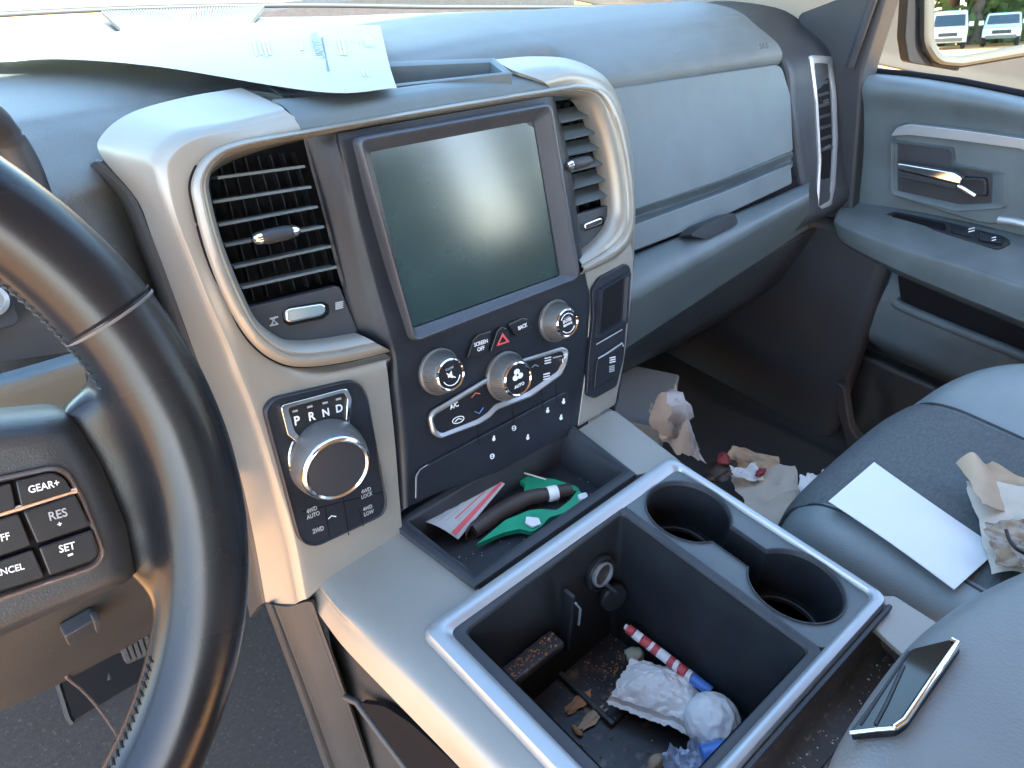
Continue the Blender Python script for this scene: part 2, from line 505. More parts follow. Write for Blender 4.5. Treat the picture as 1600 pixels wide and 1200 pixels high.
# instrument cluster hood and its surround
pts = [V(-160, 150, 'Y', .56), V(-40, 172, 'Y', .575), V(2, 208, 'Y', .59), V(36, 260, 'Y', .59), V(62, 330, 'Y', .585), V(92, 420, 'Y', .58)]
tube('cluster_hood', dash, M_dgpl, cr1(pts, 6), .011, 12)
plate('cluster_surround', dash, M_low, [(-160, 420), (18, 405), (75, 440), (150, 560), (128, 548), (-160, 590)], 'G', .035, .02, .004, 14)
patch('column_shroud', dash, M_gpl, [[V(-120, 612, 'Y', .50), V(0, 584, 'Y', .50), V(132, 546, 'Y', .50)], [V(-120, 640, 'Y', .485), V(0, 612, 'Y', .485), V(132, 572, 'Y', .485)], [V(-120, 700, 'Y', .50), V(0, 690, 'Y', .50), V(140, 640, 'Y', .50)]], 5, 5, .004)
rows = [[V(-80, 590, 'Y', .54), V(60, 580, 'Y', .54), V(170, 560, 'Y', .54), V(235, 540, 'Y', .545)], [V(-80, 760, 'Y', .53), V(60, 760, 'Y', .53), V(180, 760, 'Y', .53), V(270, 760, 'Y', .535)], [V(-80, 930, 'Y', .5), V(60, 930, 'Y', .5), V(200, 900, 'Y', .5), V(300, 890, 'Y', .52)]]
patch('column_panel', dash, M_dgpl, rows, 4, 4, .004)
cb = plate('gauge_bezel', dash, M_dgpl, [(-60, 400), (2, 414), (30, 500), (24, 508), (-60, 530)], 'G', .05, .015, .003, 5)
lathe('gauge_ring', dash, M_sat, V(-14, 470, 'G', .052), nG, [(.010, 0), (.010, .003), (.0075, .004), (.007, .001)], 24)
# knee panel under the wheel
rows = [[V(-150, 960, 'Y', .46), V(0, 925, 'Y', .46), V(130, 890, 'Y', .46), V(262, 860, 'Y', .47)],
        [V(-150, 1035, 'Y', .475), V(0, 1005, 'Y', .475), V(130, 960, 'Y', .475), V(256, 915, 'Y', .485)],
        [V(-150, 1130, 'Y', .50), V(0, 1085, 'Y', .50), V(110, 1035, 'Y', .50), V(250, 968, 'Y', .51)],
        [V(-150, 1170, 'Y', .53), V(0, 1112, 'Y', .53), V(105, 1062, 'Y', .53), V(246, 985, 'Y', .54)]]
kp = patch('knee_panel', dash, M_low, rows, 5, 5, .006)
kl = (V(0, 1000, 'Y', .47), )
PL['K'] = (V(120, 985, 'Y', .478), (V(0, 925, 'Y', .46) - V(0, 1005, 'Y', .475)).cross(XA).normalized() * -1)
if PL['K'][1].y > 0: PL['K'] = (PL['K'][0], -PL['K'][1])
plate('release_lever', dash, M_dgpl, [(101, 996), (150, 968), (158, 970), (159, 986), (108, 1011)], 'K', .012, .012, .002, 4)
plate('lever_tip', dash, M_low, [(147, 971), (158, 968), (160, 987), (151, 990)], 'K', .016, .008, .002, 3)
# passenger side: upper seam, glove box, lip, shelf
gb = plate('glove_box_door', dash, M_gpl, [(945, 139), (1221, 99, 14), (1236, 150), (1240, 236), (1130, 282), (986, 331)], 'G', .004, .02, .003, 5)
plate('glove_box_lip', dash, M_gpl, [(986, 353), (1130, 300), (1236, 256), (1238, 287), (1120, 343), (987, 394)], 'G', .014, .03, .005, 4)
pl_ = [V(986, 330, 'G', .003), V(1130, 282, 'G', .003), V(1239, 238, 'G', .003)]
ql_ = [V(986, 343, 'G', -.008), V(1130, 294, 'G', -.008), V(1239, 250, 'G', -.008)]
rl_ = [V(986, 356, 'G', .013), V(1130, 303, 'G', .013), V(1237, 258, 'G', .013)]
patch('glove_box_groove', dash, M_gpl, [pl_, ql_, rl_], 4, 4, .003)
patch('dash_seam', dash, M_pit, [[V(940, 128, 'G', -.006), V(1225, 90, 'G', -.006)], [V(940, 150, 'G', -.006), V(1225, 106, 'G', -.006)]], 2, 2, .003)
patch('glove_box_gap', dash, M_pit, [[V(970, 385, 'G', -.004), V(1250, 275, 'G', -.004)], [V(970, 412, 'G', -.004), V(1250, 300, 'G', -.004)]], 2, 2, .003)
def shelf_rows(c):
    return c
xpts = [(955, 1), (1040, .75), (1072, .66), (1082, .64), (1145, .42), (1155, .40), (1200, .22), (1246, 0), (1264, -.12)]
rows = []
def lerp(a, b, t): return a + (b - a) * t
for i, (ya, yb, pl, o) in enumerate([(399, 289, 'G', -.012), (402, 293, 'G', .012), (432, 305, 'G', .034), (466, 315, 'G', .040), (486, 330, 'G', .026), (540, 365, 'G', -.04)]):
    r = []
    for px, t in xpts:
        py = lerp(ya + 6, yb, 1 - (px - 955 - (0)) / (1262 - 955) * -1 - 1) if False else ya + (yb - ya) * (px - 985) / (1250 - 985)
        r.append(V(px, py, pl, o))
    rows.append(r)
patch('dash_shelf', dash, M_gpl, rows, 4, 5, .004)
plate('glove_box_latch', dash, M_blk, [(1078, 368), (1098, 352), (1148, 332), (1154, 349), (1104, 374)], 'G', .0370, .02, .004, 5)
# underside towards the footwell
rows = [[V(940, 530, 'G', -.05), V(1060, 475, 'G', -.05), V(1180, 410, 'G', -.05), V(1310, 340, 'G', -.05)],
        [V(940, 560, 'Y', .56), V(1060, 505, 'Y', .56), V(1180, 440, 'Y', .56), V(1310, 370, 'Y', .56)],
        [V(940, 598, 'Y', .62), V(1060, 535, 'Y', .62), V(1180, 470, 'Y', .62), V(1320, 400, 'Y', .62)],
        [V(940, 600, 'Y', .95), V(1060, 540, 'Y', .95), V(1180, 480, 'Y', .95), V(1320, 420, 'Y', .95)]]
patch('dash_underside', dash, M_dgpl, rows, 4, 4, .004)
box('light_leak_block', dash, M_pit, (.90, .72, -.40), (.62, .10, .28), .002)  # added black box, unseen, stops light leaking past the glove box
# end cap with the side air vent
ex = [1.053, 1.058, 1.085, 1.115, 1.16, 1.20, 1.215]
prof = []
cols = []
for i, x in enumerate(ex):
    o = [-.012, .003, .002, .001, 0, -.006, -.06][i]
    y0, z0 = wy(x); d = -.028
    c = [Vector((x, y0, z0)), Vector((x, .78, -.196 + d)), Vector((x, .69 - o, -.195 + d + o * .3)), Vector((x, .648 - o, -.215 + d + o * .3))]
    for z in (-.27, -.32, -.38, -.43, -.475):
        c.append(gseam(x, z) + nG * o)
    c.append(gseam(x, -.50) + nG * (o - .05))
    cols.append(c)
patch('dash_end_cap', dash, M_dgpl, [[c[i] for c in cols] for i in range(10)], 4, 4, .004)
sv = thing('side_vent', '', '', (0, 0, 0)); sv.parent = dash; sv.location = V(1282, 200, 'G', .015) - world_loc(dash)
for kk in ('label', 'category'): del sv[kk]
so_ = [(1261, 87), (1297, 89), (1304, 150), (1306, 220), (1302, 290), (1296, 321), (1272, 330), (1276, 250), (1271, 160)]
si_ = [(1269, 99), (1291, 100), (1297, 150), (1299, 220), (1296, 285), (1291, 311), (1277, 316), (1280, 250), (1275, 160)]
pring('vent_frame', sv, M_sat, so_, si_, 'G', [(0, -.004), (0, .0035), (.4, .0055), (1, .0035), (1, -.002)], 5, 4)
plate('vent_backing', sv, M_pit, [(1266, 92), (1294, 92), (1302, 220), (1296, 316), (1276, 320), (1281, 240)], 'G', .0012, .01, .001, 3)
for i, y in enumerate((112, 129, 146, 163, 180, 197, 214, 231)):
    x0 = 1268 + (y - 100) * .07
    A = V(x0 + 1, y + 5, 'G', .001); B = V(x0 + 21, y - 1, 'G', .001)
    ob('slat', sv, M_dgpl, bar(A, B, nG, UPS, .003, .0022), BARF, False)
tube('vent_knob', sv, M_chr, [V(1284, 160, 'G', .004), V(1293, 157, 'G', .004)], .003, 10)
tube('thumb_wheel', sv, M_chr, [V(1287, 231, 'G', .003), V(1296, 228, 'G', .003)], .0025, 10)
text('lettering', dash, M_dgpl, 'SRS', (1187, 77), (1200, 75), 'G', .021, .8)
# speaker grille on the far dash top: real ribs
gr = []; gf = []
A0, A1, B0, B1 = V(160, 20, 'Z', -.2015), V(412, 12, 'Z', -.2055), V(190, 47, 'Z', -.1935), V(392, 36, 'Z', -.195)
for i in range(58):
    t = i / 57
    a, b = A0.lerp(A1, t), B0.lerp(B1, t)
    n0 = len(gr); gr += bar(a, b, XA, Vector((0, 0, 1)), .0012, .0025); gf += [tuple(q + n0 for q in f) for f in BARF]
q = ob('speaker_grille', dash, M_pad, gr, gf, False); q['kind'] = 'stuff'

# ================================================================ centre stack
st = thing('center_stack', 'central control stack with large touchscreen framed by silver trim', 'control panel', (.41, .48, -.53))
ro = [(606, 549), (540, 565), (470, 573), (425, 562), (385, 528), (350, 470), (322, 400), (303, 330), (297, 285), (318, 245), (365, 222), (472, 203), (660, 170), (860, 137), (905, 131), (945, 145), (968, 190), (983, 260), (989, 330), (984, 375), (955, 405), (905, 429)]
ri = [(562, 522), (510, 531), (468, 534), (440, 528), (405, 500), (380, 450), (352, 380), (335, 320), (330, 280), (345, 255), (380, 238), (475, 217), (662, 184), (862, 152), (895, 150), (918, 158), (938, 200), (953, 260), (960, 320), (955, 350), (935, 376), (903, 402)]
# left silver body: inner edge hugs the ring, outer edge turns back towards the dash
rows = [
 [(476, 218, -.03), (474, 212, -.010), (472, 206, 0), (462, 185, -.003), (430, 160, -.018), (376, 137, -.060)],
 [(406, 236, -.03), (404, 230, -.010), (400, 222, 0), (388, 203, -.002), (350, 178, -.016), (288, 152, -.064)],
 [(350, 258, -.03), (342, 252, -.010), (332, 246, 0), (310, 220, 0), (262, 196, -.012), (205, 176, -.064)],
 [(322, 284, -.03), (314, 280, -.010), (303, 275, 0), (272, 252, 0), (218, 232, -.014), (160, 210, -.064)],
 [(322, 305, -.03), (312, 305, -.010), (300, 305, 0), (270, 296, 0), (222, 272, -.014), (157, 242, -.062)],
 [(330, 340, -.03), (320, 342, -.010), (308, 345, 0), (282, 348, 0), (246, 338, -.016), (214, 312, -.052)],
 [(346, 390, -.03), (338, 394, -.010), (326, 400, 0), (304, 405, 0), (270, 400, -.016), (238, 372, -.050)],
 [(374, 460, -.06), (366, 464, -.03), (356, 470, 0), (332, 475, 0), (298, 472, -.016), (268, 452, -.050)],
 [(592, 548, -.010), (480, 560, -.010), (392, 530, 0), (362, 540, 0), (330, 548, -.016), (300, 540, -.050)],
 [(603, 568, 0), (492, 590, 0), (406, 572, 0), (376, 578, 0), (343, 584, -.016), (314, 576, -.050)],
 [(609, 615, 0), (515, 628, 0), (432, 640, 0), (402, 644, 0), (370, 650, -.016), (341, 642, -.050)],
 [(617, 690, 0), (537, 712, 0), (466, 740, 0), (436, 748, 0), (404, 752, -.016), (375, 742, -.050)],
 [(623, 765, 0), (556, 794, 0), (495, 830, 0), (464, 838, 0), (432, 848, -.016), (397, 842, -.050)],
 [(629, 836, 0), (565, 876, 0), (508, 912, 0), (482, 934, 0), (452, 946, -.016), (415, 941, -.050)]]
def tight(r):
    a, b = r[3], r[4]
    f = lambda t, o: (a[0] + (b[0] - a[0]) * t, a[1] + (b[1] - a[1]) * t, o)
    return r[:4] + [f(.22, a[2] - .0018), f(.52, -.0075), f(.86, -.0185)] + r[5:]
patch('silver_trim', st, M_sil, [VV(tight(r)) for r in rows], 7, 6, .003)
# right silver trim and cap
rows = [
 [(862, 140, 0), (846, 126, .002), (802, 110, -.012, ), (771, 93, -.05)],
 [(905, 134, 0), (893, 114, .0), (868, 98, -.016), (832, 88, -.06)],
 [(942, 147, 0), (936, 124, -.004), (918, 106, -.02), (893, 93, -.06)],
 [(966, 190, 0), (966, 158, -.006), (956, 134, -.022), (938, 120, -.06)],
 [(981, 260, 0), (985, 240, -.006), (984, 220, -.02), (972, 200, -.06)],
 [(987, 330, 0), (991, 325, -.006), (992, 315, -.02), (985, 300, -.06)],
 [(982, 378, 0), (989, 380, -.006), (991, 380, -.02), (985, 380, -.06)],
 [(950, 410, 0), (985, 402, -.004), (990, 415, -.02), (985, 425, -.06)]]
patch('silver_trim', st, M_sil, [VV(r) for r in rows], 6, 6, .003)
plate('silver_trim', st, M_sil, [(903, 424), (955, 404), (984, 372), (990, 402), (989, 440), (976, 560), (962, 632), (903, 668), (918, 560), (921, 480)], 'S', -.001, .02, .003, 4)
n_ = 8
O = cr1(VV(ro), n_); I = cr1(VV(ri), n_)
prof = [(0, -.004), (0.02, .0035), (.12, .0062), (.30, .0078), (.42, .0074), (.50, .0050), (.60, .0056), (.85, .002), (1, -.006), (1.0, -.02)]
rr = [[a_.lerp(b_, t) + nS * h for a_, b_ in zip(O, I)] for t, h in prof]
vs = [v for r in rr for v in r]; fc = grid_faces(rr)
ob('vent_trim', st, M_sil, vs, fc, ang=40, thick=.0015)
# black gap line outside the ring
O2 = cr1(VV([(p[0], p[1]) for p in ro], o=.0006), n_)
tube('trim_gap', st, M_pit, O2[:70], .0011, 6)
# top strip and storage tray
rows = [
 [V(473, 212, 'S', 0), V(600, 190, 'S', 0), V(740, 166, 'S', 0), V(862, 143, 'S', 0)],
 [V(470, 200, 'S', 0), V(600, 178, 'S', 0), V(738, 154, 'S', 0), V(858, 134, 'S', 0)],
 [V(458, 182, 'S', -.004), V(596, 158, 'S', -.004), V(732, 136, 'S', -.004), V(848, 124, 'S', -.004)],
 [V(440, 163, 'S', -.016), V(590, 146, 'S', -.014), V(726, 127, 'S', -.013), V(826, 116, 'S', -.013)],
 [V(425, 156, 'S', -.024), V(588, 141, 'S', -.020), V(722, 124, 'S', -.018), V(800, 117, 'S', -.020)]]
patch('top_strip', st, M_gpl, rows, 6, 6, .003)
tz = -.187
trO = [V(440, 152, 'Z', tz), V(590, 142, 'Z', tz), V(800, 118, 'Z', tz), V(772, 94, 'Z', tz), V(610, 100, 'Z', tz), V(400, 128, 'Z', tz)]
trI = [V(450, 147, 'Z', tz), V(590, 136, 'Z', tz), V(788, 116, 'Z', tz), V(766, 99, 'Z', tz), V(610, 106, 'Z', tz), V(410, 130, 'Z', tz)]
ring('top_tray', st, M_gpl, trO, trI, nC, [(0, -.02), (0, .002), (.4, .003), (1, .001), (1.05, -.03), (1.6, -.032)])
fb = [v + Vector((0, 0, -.03)) for v in trI]
prism('tray_floor', st, M_dgpl, fb, [v + Vector((0, 0, -.004)) for v in fb], 0)
for cx_ in (648, 676):
    c = V(cx_, 120, 'Z', tz - .018)
    box('port_cover', st, M_blk, c + Vector((0, .012, -.002)), (.020, .01, .012), .002)
rows = [[V(376, 139, 'Z', -.184), V(440, 150, 'Z', -.186), V(462, 180, 'S', -.006)], [V(400, 128, 'Z', -.184), V(444, 140, 'Z', -.186), V(470, 176, 'S', -.006)]]
patch('top_strip_end', st, M_gpl, rows, 4, 4, .003)
# vents
def air_vent(name, label, body, slats, nv, knob, tip, back, lower, slider, icons, rightside):
    e_ = bpy.data.objects.new(name, None); COL.objects.link(e_); e_.parent = st
    e_.location = V(*back[0], 'S', -.02) - world_loc(st); e_.empty_display_size = .01
    e_['label'] = label
    plate('vent_backing', e_, M_pit, back, 'S', -.040, .004, 0, 0)
    # duct walls
    o1 = VV(back, o=-.012); o2 = VV(back, o=-.045)
    ring('vent_duct', e_, M_blk, o1, [p for p in o2], nS, [(0, 0), (1, 0)])
    for (a, b) in slats:
        A = V(*a, 'S', -.010); B = V(*b, 'S', -.010)
        if rightside:
            ob('slat', e_, M_gpl, bar(A - nS * .009, B - nS * .009, (nS * .85 + UPS * -.5).normalized(), (UPS * .85 + nS * .5).normalized(), .0105, .0011), BARF, False)
        else:
            ob('slat', e_, M_gpl, bar(A - nS * .007, B - nS * .007, nS, UPS, .0075, .0010), BARF, False)
    tl, tr = V(*slats[0][0], 'S', -.026), V(*slats[0][1], 'S', -.026)
    bl, br = V(*slats[-1][0], 'S', -.026), V(*slats[-1][1], 'S', -.026)
    for i in range(nv):
        t = (i + .6) / nv
        A, B = tl.lerp(tr, t) - nS * .006 + UPS * .012, bl.lerp(br, t) - nS * .006 - UPS * .012
        ob('vane', e_, M_blk, bar(A, B, XA, nS, .0004, .004), BARF, False)
    a, b = V(*knob[0], 'S', .004), V(*knob[1], 'S', .004)
    path = [a.lerp(b, t) for t in (0, .06, .14, .3, .7, .86, .94, 1)]
    tube('vent_knob', e_, M_dgpl, path[1:-1], [.0030, .0048, .0056, .0056, .0048, .0030], 14)
    ob('knob_stem', e_, M_blk, bar(a.lerp(b, .5) - nS * .014, a.lerp(b, .5), XA, UPS, .005, .002), BARF, False)
    for q in tip:
        c = a.lerp(b, q)
        lathe('chrome_tip', e_, M_chr, c, (a - b) if q < .5 else (b - a), [(.0050, -.004), (.0046, -.001), (.003, .002), (.001, .003)], 14)
    return e_
lv_back = [(336, 252), (380, 236), (478, 216), (500, 300), (540, 450), (385, 480), (350, 390), (328, 290)]
lsl = [[(340, 278), (476, 260)], [(333, 316), (486, 292)], [(342, 352), (496, 323)], [(352, 384), (506, 354)], [(366, 418), (517, 385)], [(378, 450), (526, 417)]]
lv = air_vent('air_vent', 'tall left air vent with thin horizontal slats', None, lsl, 7, [(398, 374), (464, 360)], (0.02, .98), lv_back, None, None, None, False)
rv_back = [(862, 158), (905, 154), (928, 160), (948, 220), (960, 300), (955, 322), (898, 338), (878, 240)]
rsl = [[(868, 184), (932, 171)], [(875, 211), (940, 197)], [(880, 236), (946, 222)], [(886, 261), (951, 246)], [(890, 288), (955, 271)], [(894, 314), (957, 296)]]
rv = air_vent('air_vent', 'short right air vent with broad grey slats', None, rsl, 4, [(887, 259), (925, 250)], (0.02,), rv_back, None, None, None, True)
plate('shutter_panel', st, M_dgpl, [(372, 484), (440, 468), (530, 446), (560, 520), (470, 538), (425, 532), (396, 510)], 'S', -.009, .01, .001, 6)
plate('shutter_slot', st, M_pit, [(441, 488), (450, 480), (505, 471), (514, 476), (515, 490), (506, 498), (452, 509), (443, 503)], 'S', -.0085, .002, .0005, 3)
plate('shutter_slider', st, M_chr, [(446, 486), (452, 482), (504, 474), (510, 478), (510, 488), (503, 494), (453, 505), (447, 501)], 'S', -.003, .006, .002, 4)
plate('shutter_panel', st, M_dgpl, [(897, 336), (955, 320), (960, 335), (952, 352), (934, 374), (905, 390)], 'S', -.010, .01, .001, 5)
plate('shutter_slot', st, M_pit, [(911, 349), (940, 337), (944, 340), (944, 351), (914, 362)], 'S', -.0095, .002, .0005, 2)
plate('shutter_slider', st, M_chr, [(914, 350), (939, 340), (942, 343), (941, 349), (915, 359)], 'S', -.004, .006, .002, 2)
def icon_bars(par, px, w, h, n, m, pl='S', o=-.008):
    v_ = []; f_ = []
    for i in range(n):
        y = px[1] - h / 2 + h * i / max(1, n - 1)
        a, b = V(px[0] - w / 2, y + w * .12, pl, o), V(px[0] + w / 2, y - w * .12, pl, o)
        k0 = len(v_); nn = PL[pl][1]; v_ += bar(a, b, UPS, nn, .0006, .0002); f_ += [tuple(q + k0 for q in f) for f in BARF]
    return ob('icon', par, m, v_, f_, False)
icon_bars(st, (530, 477), 12, 9, 4, M_gry)
icon_bars(st, (428, 502), 13, 11, 2, M_gry)
text('icon', st, M_gry, 'X', (423, 508), (434, 505), 'S', -.0085, 1.0)
# dark fascia
rows = [
 [(474, 216, -.014), (520, 209, -.004), (550, 204, .002), (700, 178, .002), (852, 152, .002), (866, 150, -.012)],
 [(482, 250, -.016), (525, 240, -.002), (556, 232, .004), (700, 206, .002), (856, 178, .004), (874, 190, -.014)],
 [(505, 335, -.018), (548, 325, -.002), (580, 320, .0), (710, 290, -.004), (872, 250, .004), (892, 262, -.014)],
 [(532, 440, -.016), (575, 430, -.002), (606, 425, .0), (740, 400, -.004), (888, 350, .004), (904, 350, -.014)],
 [(562, 524, -.012), (598, 515, 0), (630, 510, .003), (760, 480, .001), (902, 425, .002), (908, 425, -.008)],
 [(604, 550, -.006), (616, 552, .002), (640, 556, .002), (770, 530, .002), (908, 470, .002), (921, 462, -.006)],
 [(606, 600, -.006), (622, 602, .002), (650, 600, .002), (780, 570, .002), (905, 520, .002), (922, 505, -.006)],
 [(616, 700, -.006), (634, 700, .002), (665, 695, .002), (785, 640, .002), (900, 580, .002), (917, 570, -.006)],
 [(622, 803, -.006), (636, 793, .002), (656, 783, .0), (790, 722, .0), (890, 680, .0), (905, 666, -.006)],
 ]
patch('fascia', st, M_fas, [VV(r) for r in rows], 6, 6, .003)
# screen and bezel
so1 = [(544, 216), (852, 160), (897, 432), (636, 534)]
si1 = [(569, 243), (826, 195), (866, 426), (633, 506)]
plate('screen', st, M_scr, [(567, 240), (832, 188), (872, 430), (639, 513)], 'S', .0046, .004, .0, 0)
OO = VV(fil(so1, 14), o=0); 
II = VV(fil([(572, 238), (828, 190), (870, 430), (640, 512)], 6), o=0)
ring('screen_bezel', st, M_bez, OO, II, nS, [(0, -.002), (0.0, .007), (.08, .0115), (.2, .0132), (.30, .0128), (.36, .0118), (1.0, .0055), (1.0, .002)])
# knobs
def knob(name, base, r0, r1, h, capm, label=None):
    c = V(*base, 'S', .003)
    k_ = lathe(name, st, M_knob, c, nS, [(r0 * 1.12, 0), (r0 * 1.12, .003), (r0 * 1.04, .0045), (r0 * 1.02, .0042), (r0, .005), (r1 * 1.06, h * .93), (r1, h), (r1 * .9, h)], 48)
    if label: k_['label'] = label
    # chrome ring and black cap
    t = c + nS * h
    lathe('chrome_ring', k_, M_chr, t, nS, [(r1 * 1.02, -.0015), (r1 * 1.0, .0008), (r1 * .93, .0018), (r1 * .86, .0010), (r1 * .85, -.001)], 48)
    lathe('knob_cap', k_, M_btn, t, nS, [(r1 * .87, 0), (r1 * .86, .0007), (.0001, .0009)], 40)
    # grip flutes
    v_ = []; f_ = []
    U2, W2, n2 = frame_axes(nS)
    for i in range(48):
        a_ = 2 * math.pi * i / 48
        d = U2 * math.cos(a_) + W2 * math.sin(a_)
        q = len(v_); v_ += bar(c + nS * .006 + d * r0 * 1.0, c + nS * (h * .9) + d * r1 * 1.07, d.cross(nS), d, .0005, .0004); f_ += [tuple(x + q for x in f) for f in BARF]
    g_ = ob('grip_ribs', k_, M_knob, v_, f_, False); g_['kind'] = 'stuff'
    return k_
for name, b, r0, r1, h, lab in (('volume_knob', (685, 580), .0195, .0150, .0185, 'left grey knob with mute symbol'), ('tuning_knob', (866, 501), .0195, .0145, .0185, 'right grey knob with browse symbol'), ('fan_knob', (789, 587), .0222, .0172, .019, 'middle grey knob marked AUTO')):
    k_ = knob(name, b, r0, r1, h, None, lab)
    c = V(*b, 'S', .003) + nS * (h + .001)
    o_ = .003 + h + .0012
    def at(dx, dy):                       # photo point of the cap centre plus a shift in mm on the face
        p = c + XA * dx * .001 + UPS * dy * .001
        q = R.transposed() @ p
        return (800 + F * q.x / -q.z, 600 - F * q.y / -q.z)
    def arc(r, a0, a1, w=.0005):
        pts = [c + (XA * math.cos(t) + UPS * math.sin(t)) * r + nS * .0004 for t in [math.radians(a0 + (a1 - a0) * i / 12) for i in range(13)]]
        return tube('icon', k_, M_wht, pts, w, 5)
    if name == 'volume_knob':
        text('lettering', k_, M_gry, 'VOLUME', at(-4.5, 5.2), at(4.5, 5.2), 'S', o_, 1.3)
        arc(.0096, 200, 340)
        prism('icon', k_, M_wht, [V(*at(*q), 'S', o_ + .0003) for q in ((-3.5, -1.5), (-1.6, -1.5), (1.5, -3.8), (1.5, 3.8), (-1.6, 1.5), (-3.5, 1.5))], [V(*at(*q), 'S', o_ - .0002) for q in ((-3.5, -1.5), (-1.6, -1.5), (1.5, -3.8), (1.5, 3.8), (-1.6, 1.5), (-3.5, 1.5))], 0)
        tube('icon', k_, M_wht, [V(*at(-4, 3), 'S', o_), V(*at(4, -4), 'S', o_)], .0005, 6)
    elif name == 'tuning_knob':
        arc(.0098, 35, 145); arc(.0098, 215, 325)
        text('lettering', k_, M_wht, 'ENTER', at(-6, 1.2), at(6, 1.2), 'S', o_, 1.1, .02)
        text('lettering', k_, M_wht, 'BROWSE', at(-6, -2.4), at(6, -2.4), 'S', o_, 1.1, .02)
        text('lettering', k_, M_gry, 'TUNE', at(-4, 4.4), at(4, 4.4), 'S', o_, 1.0)
    else:
        text('lettering', k_, M_wht, 'AUTO', at(-6.3, -7.6), at(6.3, -7.6), 'S', o_, .95, .02)
        for a_ in (90, 210, 330):
            q = (3.4 * math.cos(math.radians(a_)), 4.5 + 3.4 * math.sin(math.radians(a_)))
            lathe('icon', k_, M_wht, V(*at(*q), 'S', o_), nS, [(.0029, 0), (.0029, .0003), (.002, .0004)], 14, sx=1.25)
        lathe('icon', k_, M_btn, V(*at(0, 4.5), 'S', o_ + .0004), nS, [(.0012, 0), (.0012, .0003)], 10)
# screen off, hazard, back
def button(name, px, m, o=.006, r=4, label=None, edge=True):
    b_ = plate(name, st, m, px, 'S', o, .008, .0012, r)
    if label: b_['label'] = label
    return b_
b_ = button('screen_button', [(731, 560), (740, 531), (748, 523), (768, 518), (764, 552)], M_btn)
text('lettering', b_, M_wht, 'SCREEN', (741, 542), (762, 535), 'S', .0066, 1.1, .015)
text('lettering', b_, M_wht, 'OFF', (746, 549.5), (757, 546), 'S', .0066, 1.1, .015)
tube('edge_line', b_, M_knob, [V(*p, 'S', .0064) for p in ((731, 558), (740, 531), (748, 523), (767, 518))], .0004, 6)
b_ = button('hazard_button', [(767, 550), (777, 517), (784, 510), (791, 513), (798, 528), (795, 542)], M_btn, .007)
tri = [(775.5, 541), (785, 520), (796, 534)]; tri2 = [(779.5, 537), (785.2, 525.5), (791.5, 533)]
ring('icon', b_, M_red, VV(tri, o=.0082), VV(tri2, o=.0082), nS, [(0, 0), (0, .0003), (1, .0003), (1, 0)])
tube('edge_line', b_, M_knob, [V(*p, 'S', .0074) for p in ((767, 549), (777, 518), (784, 511), (791, 514))], .0004, 6)
b_ = button('back_button', [(795, 508), (816, 498), (824, 499), (833, 514), (807, 527)], M_btn)
text('lettering', b_, M_wht, 'BACK', (810, 516), (824, 510), 'S', .0066, 1.2, .015)
tube('edge_line', b_, M_knob, [V(*p, 'S', .0064) for p in ((795, 507), (816, 497.5), (824, 498.5))], .0004, 6)
# climate bar
cl = [(668, 652), (673, 641), (759, 590), (816, 560), (878, 541), (887, 547), (884, 568), (876, 585), (828, 620), (775, 640), (764, 652), (748, 662), (686, 685), (673, 677)]
cx0 = sum(p[0] for p in cl) / len(cl); cy0 = sum(p[1] for p in cl) / len(cl)
cli = [(675, 654), (680, 647), (760, 598), (817, 567), (876, 548), (880, 552), (877, 566), (870, 580), (824, 612), (772, 632), (760, 645), (745, 655), (689, 677), (680, 671)]
cp = plate('climate_panel', st, M_btn, cl, 'S', .005, .006, .001, 5)
ring('chrome_border', cp, M_sat, VV(fil(cl, 5), o=.004), VV(fil(cli, 4), o=.004), nS, [(0, -.001), (0.05, .002), (.4, .0034), (.75, .002), (1, .001)])
text('lettering', cp, M_wht, 'A/C', (704, 640), (717, 634), 'S', .0056, 1.1, .02)
tube('icon', cp, M_org, [V(*p, 'S', .0058) for p in ((737, 621), (743, 614), (750, 615))], .0005, 6)
tube('icon', cp, M_blu, [V(*p, 'S', .0058) for p in ((742, 643), (749, 646), (755, 637))], .0005, 6)
cpts = [V(716 + 9 * math.cos(t), 656 + 5.0 * math.sin(t) - 2.6 * math.cos(t), 'S', .0058) for t in [i * math.pi / 8 for i in range(17)]]
tube('icon', cp, M_wht, cpts, .00045, 6)
tube('icon', cp, M_wht, [V(*p, 'S', .0058) for p in ((711, 659), (716, 654), (722, 655))], .0005, 6)
for (x, y, w, h) in ((856, 563, 10, 8), (854, 588, 10, 8), (871, 559, 14, 3)):
    icon_bars(cp, (x, y), w, h, 3 if h > 4 else 1, M_wht if x < 860 else M_gry, o=.0056)
tube('icon', cp, M_gry, [V(*p, 'S', .0058) for p in ((831, 574), (836, 570), (841, 572))], .0005, 6)
plate('chrome_border', cp, M_chr, [(879, 561), (885, 556), (885, 566), (880, 570)], 'S', .0085, .004, .001, 2)
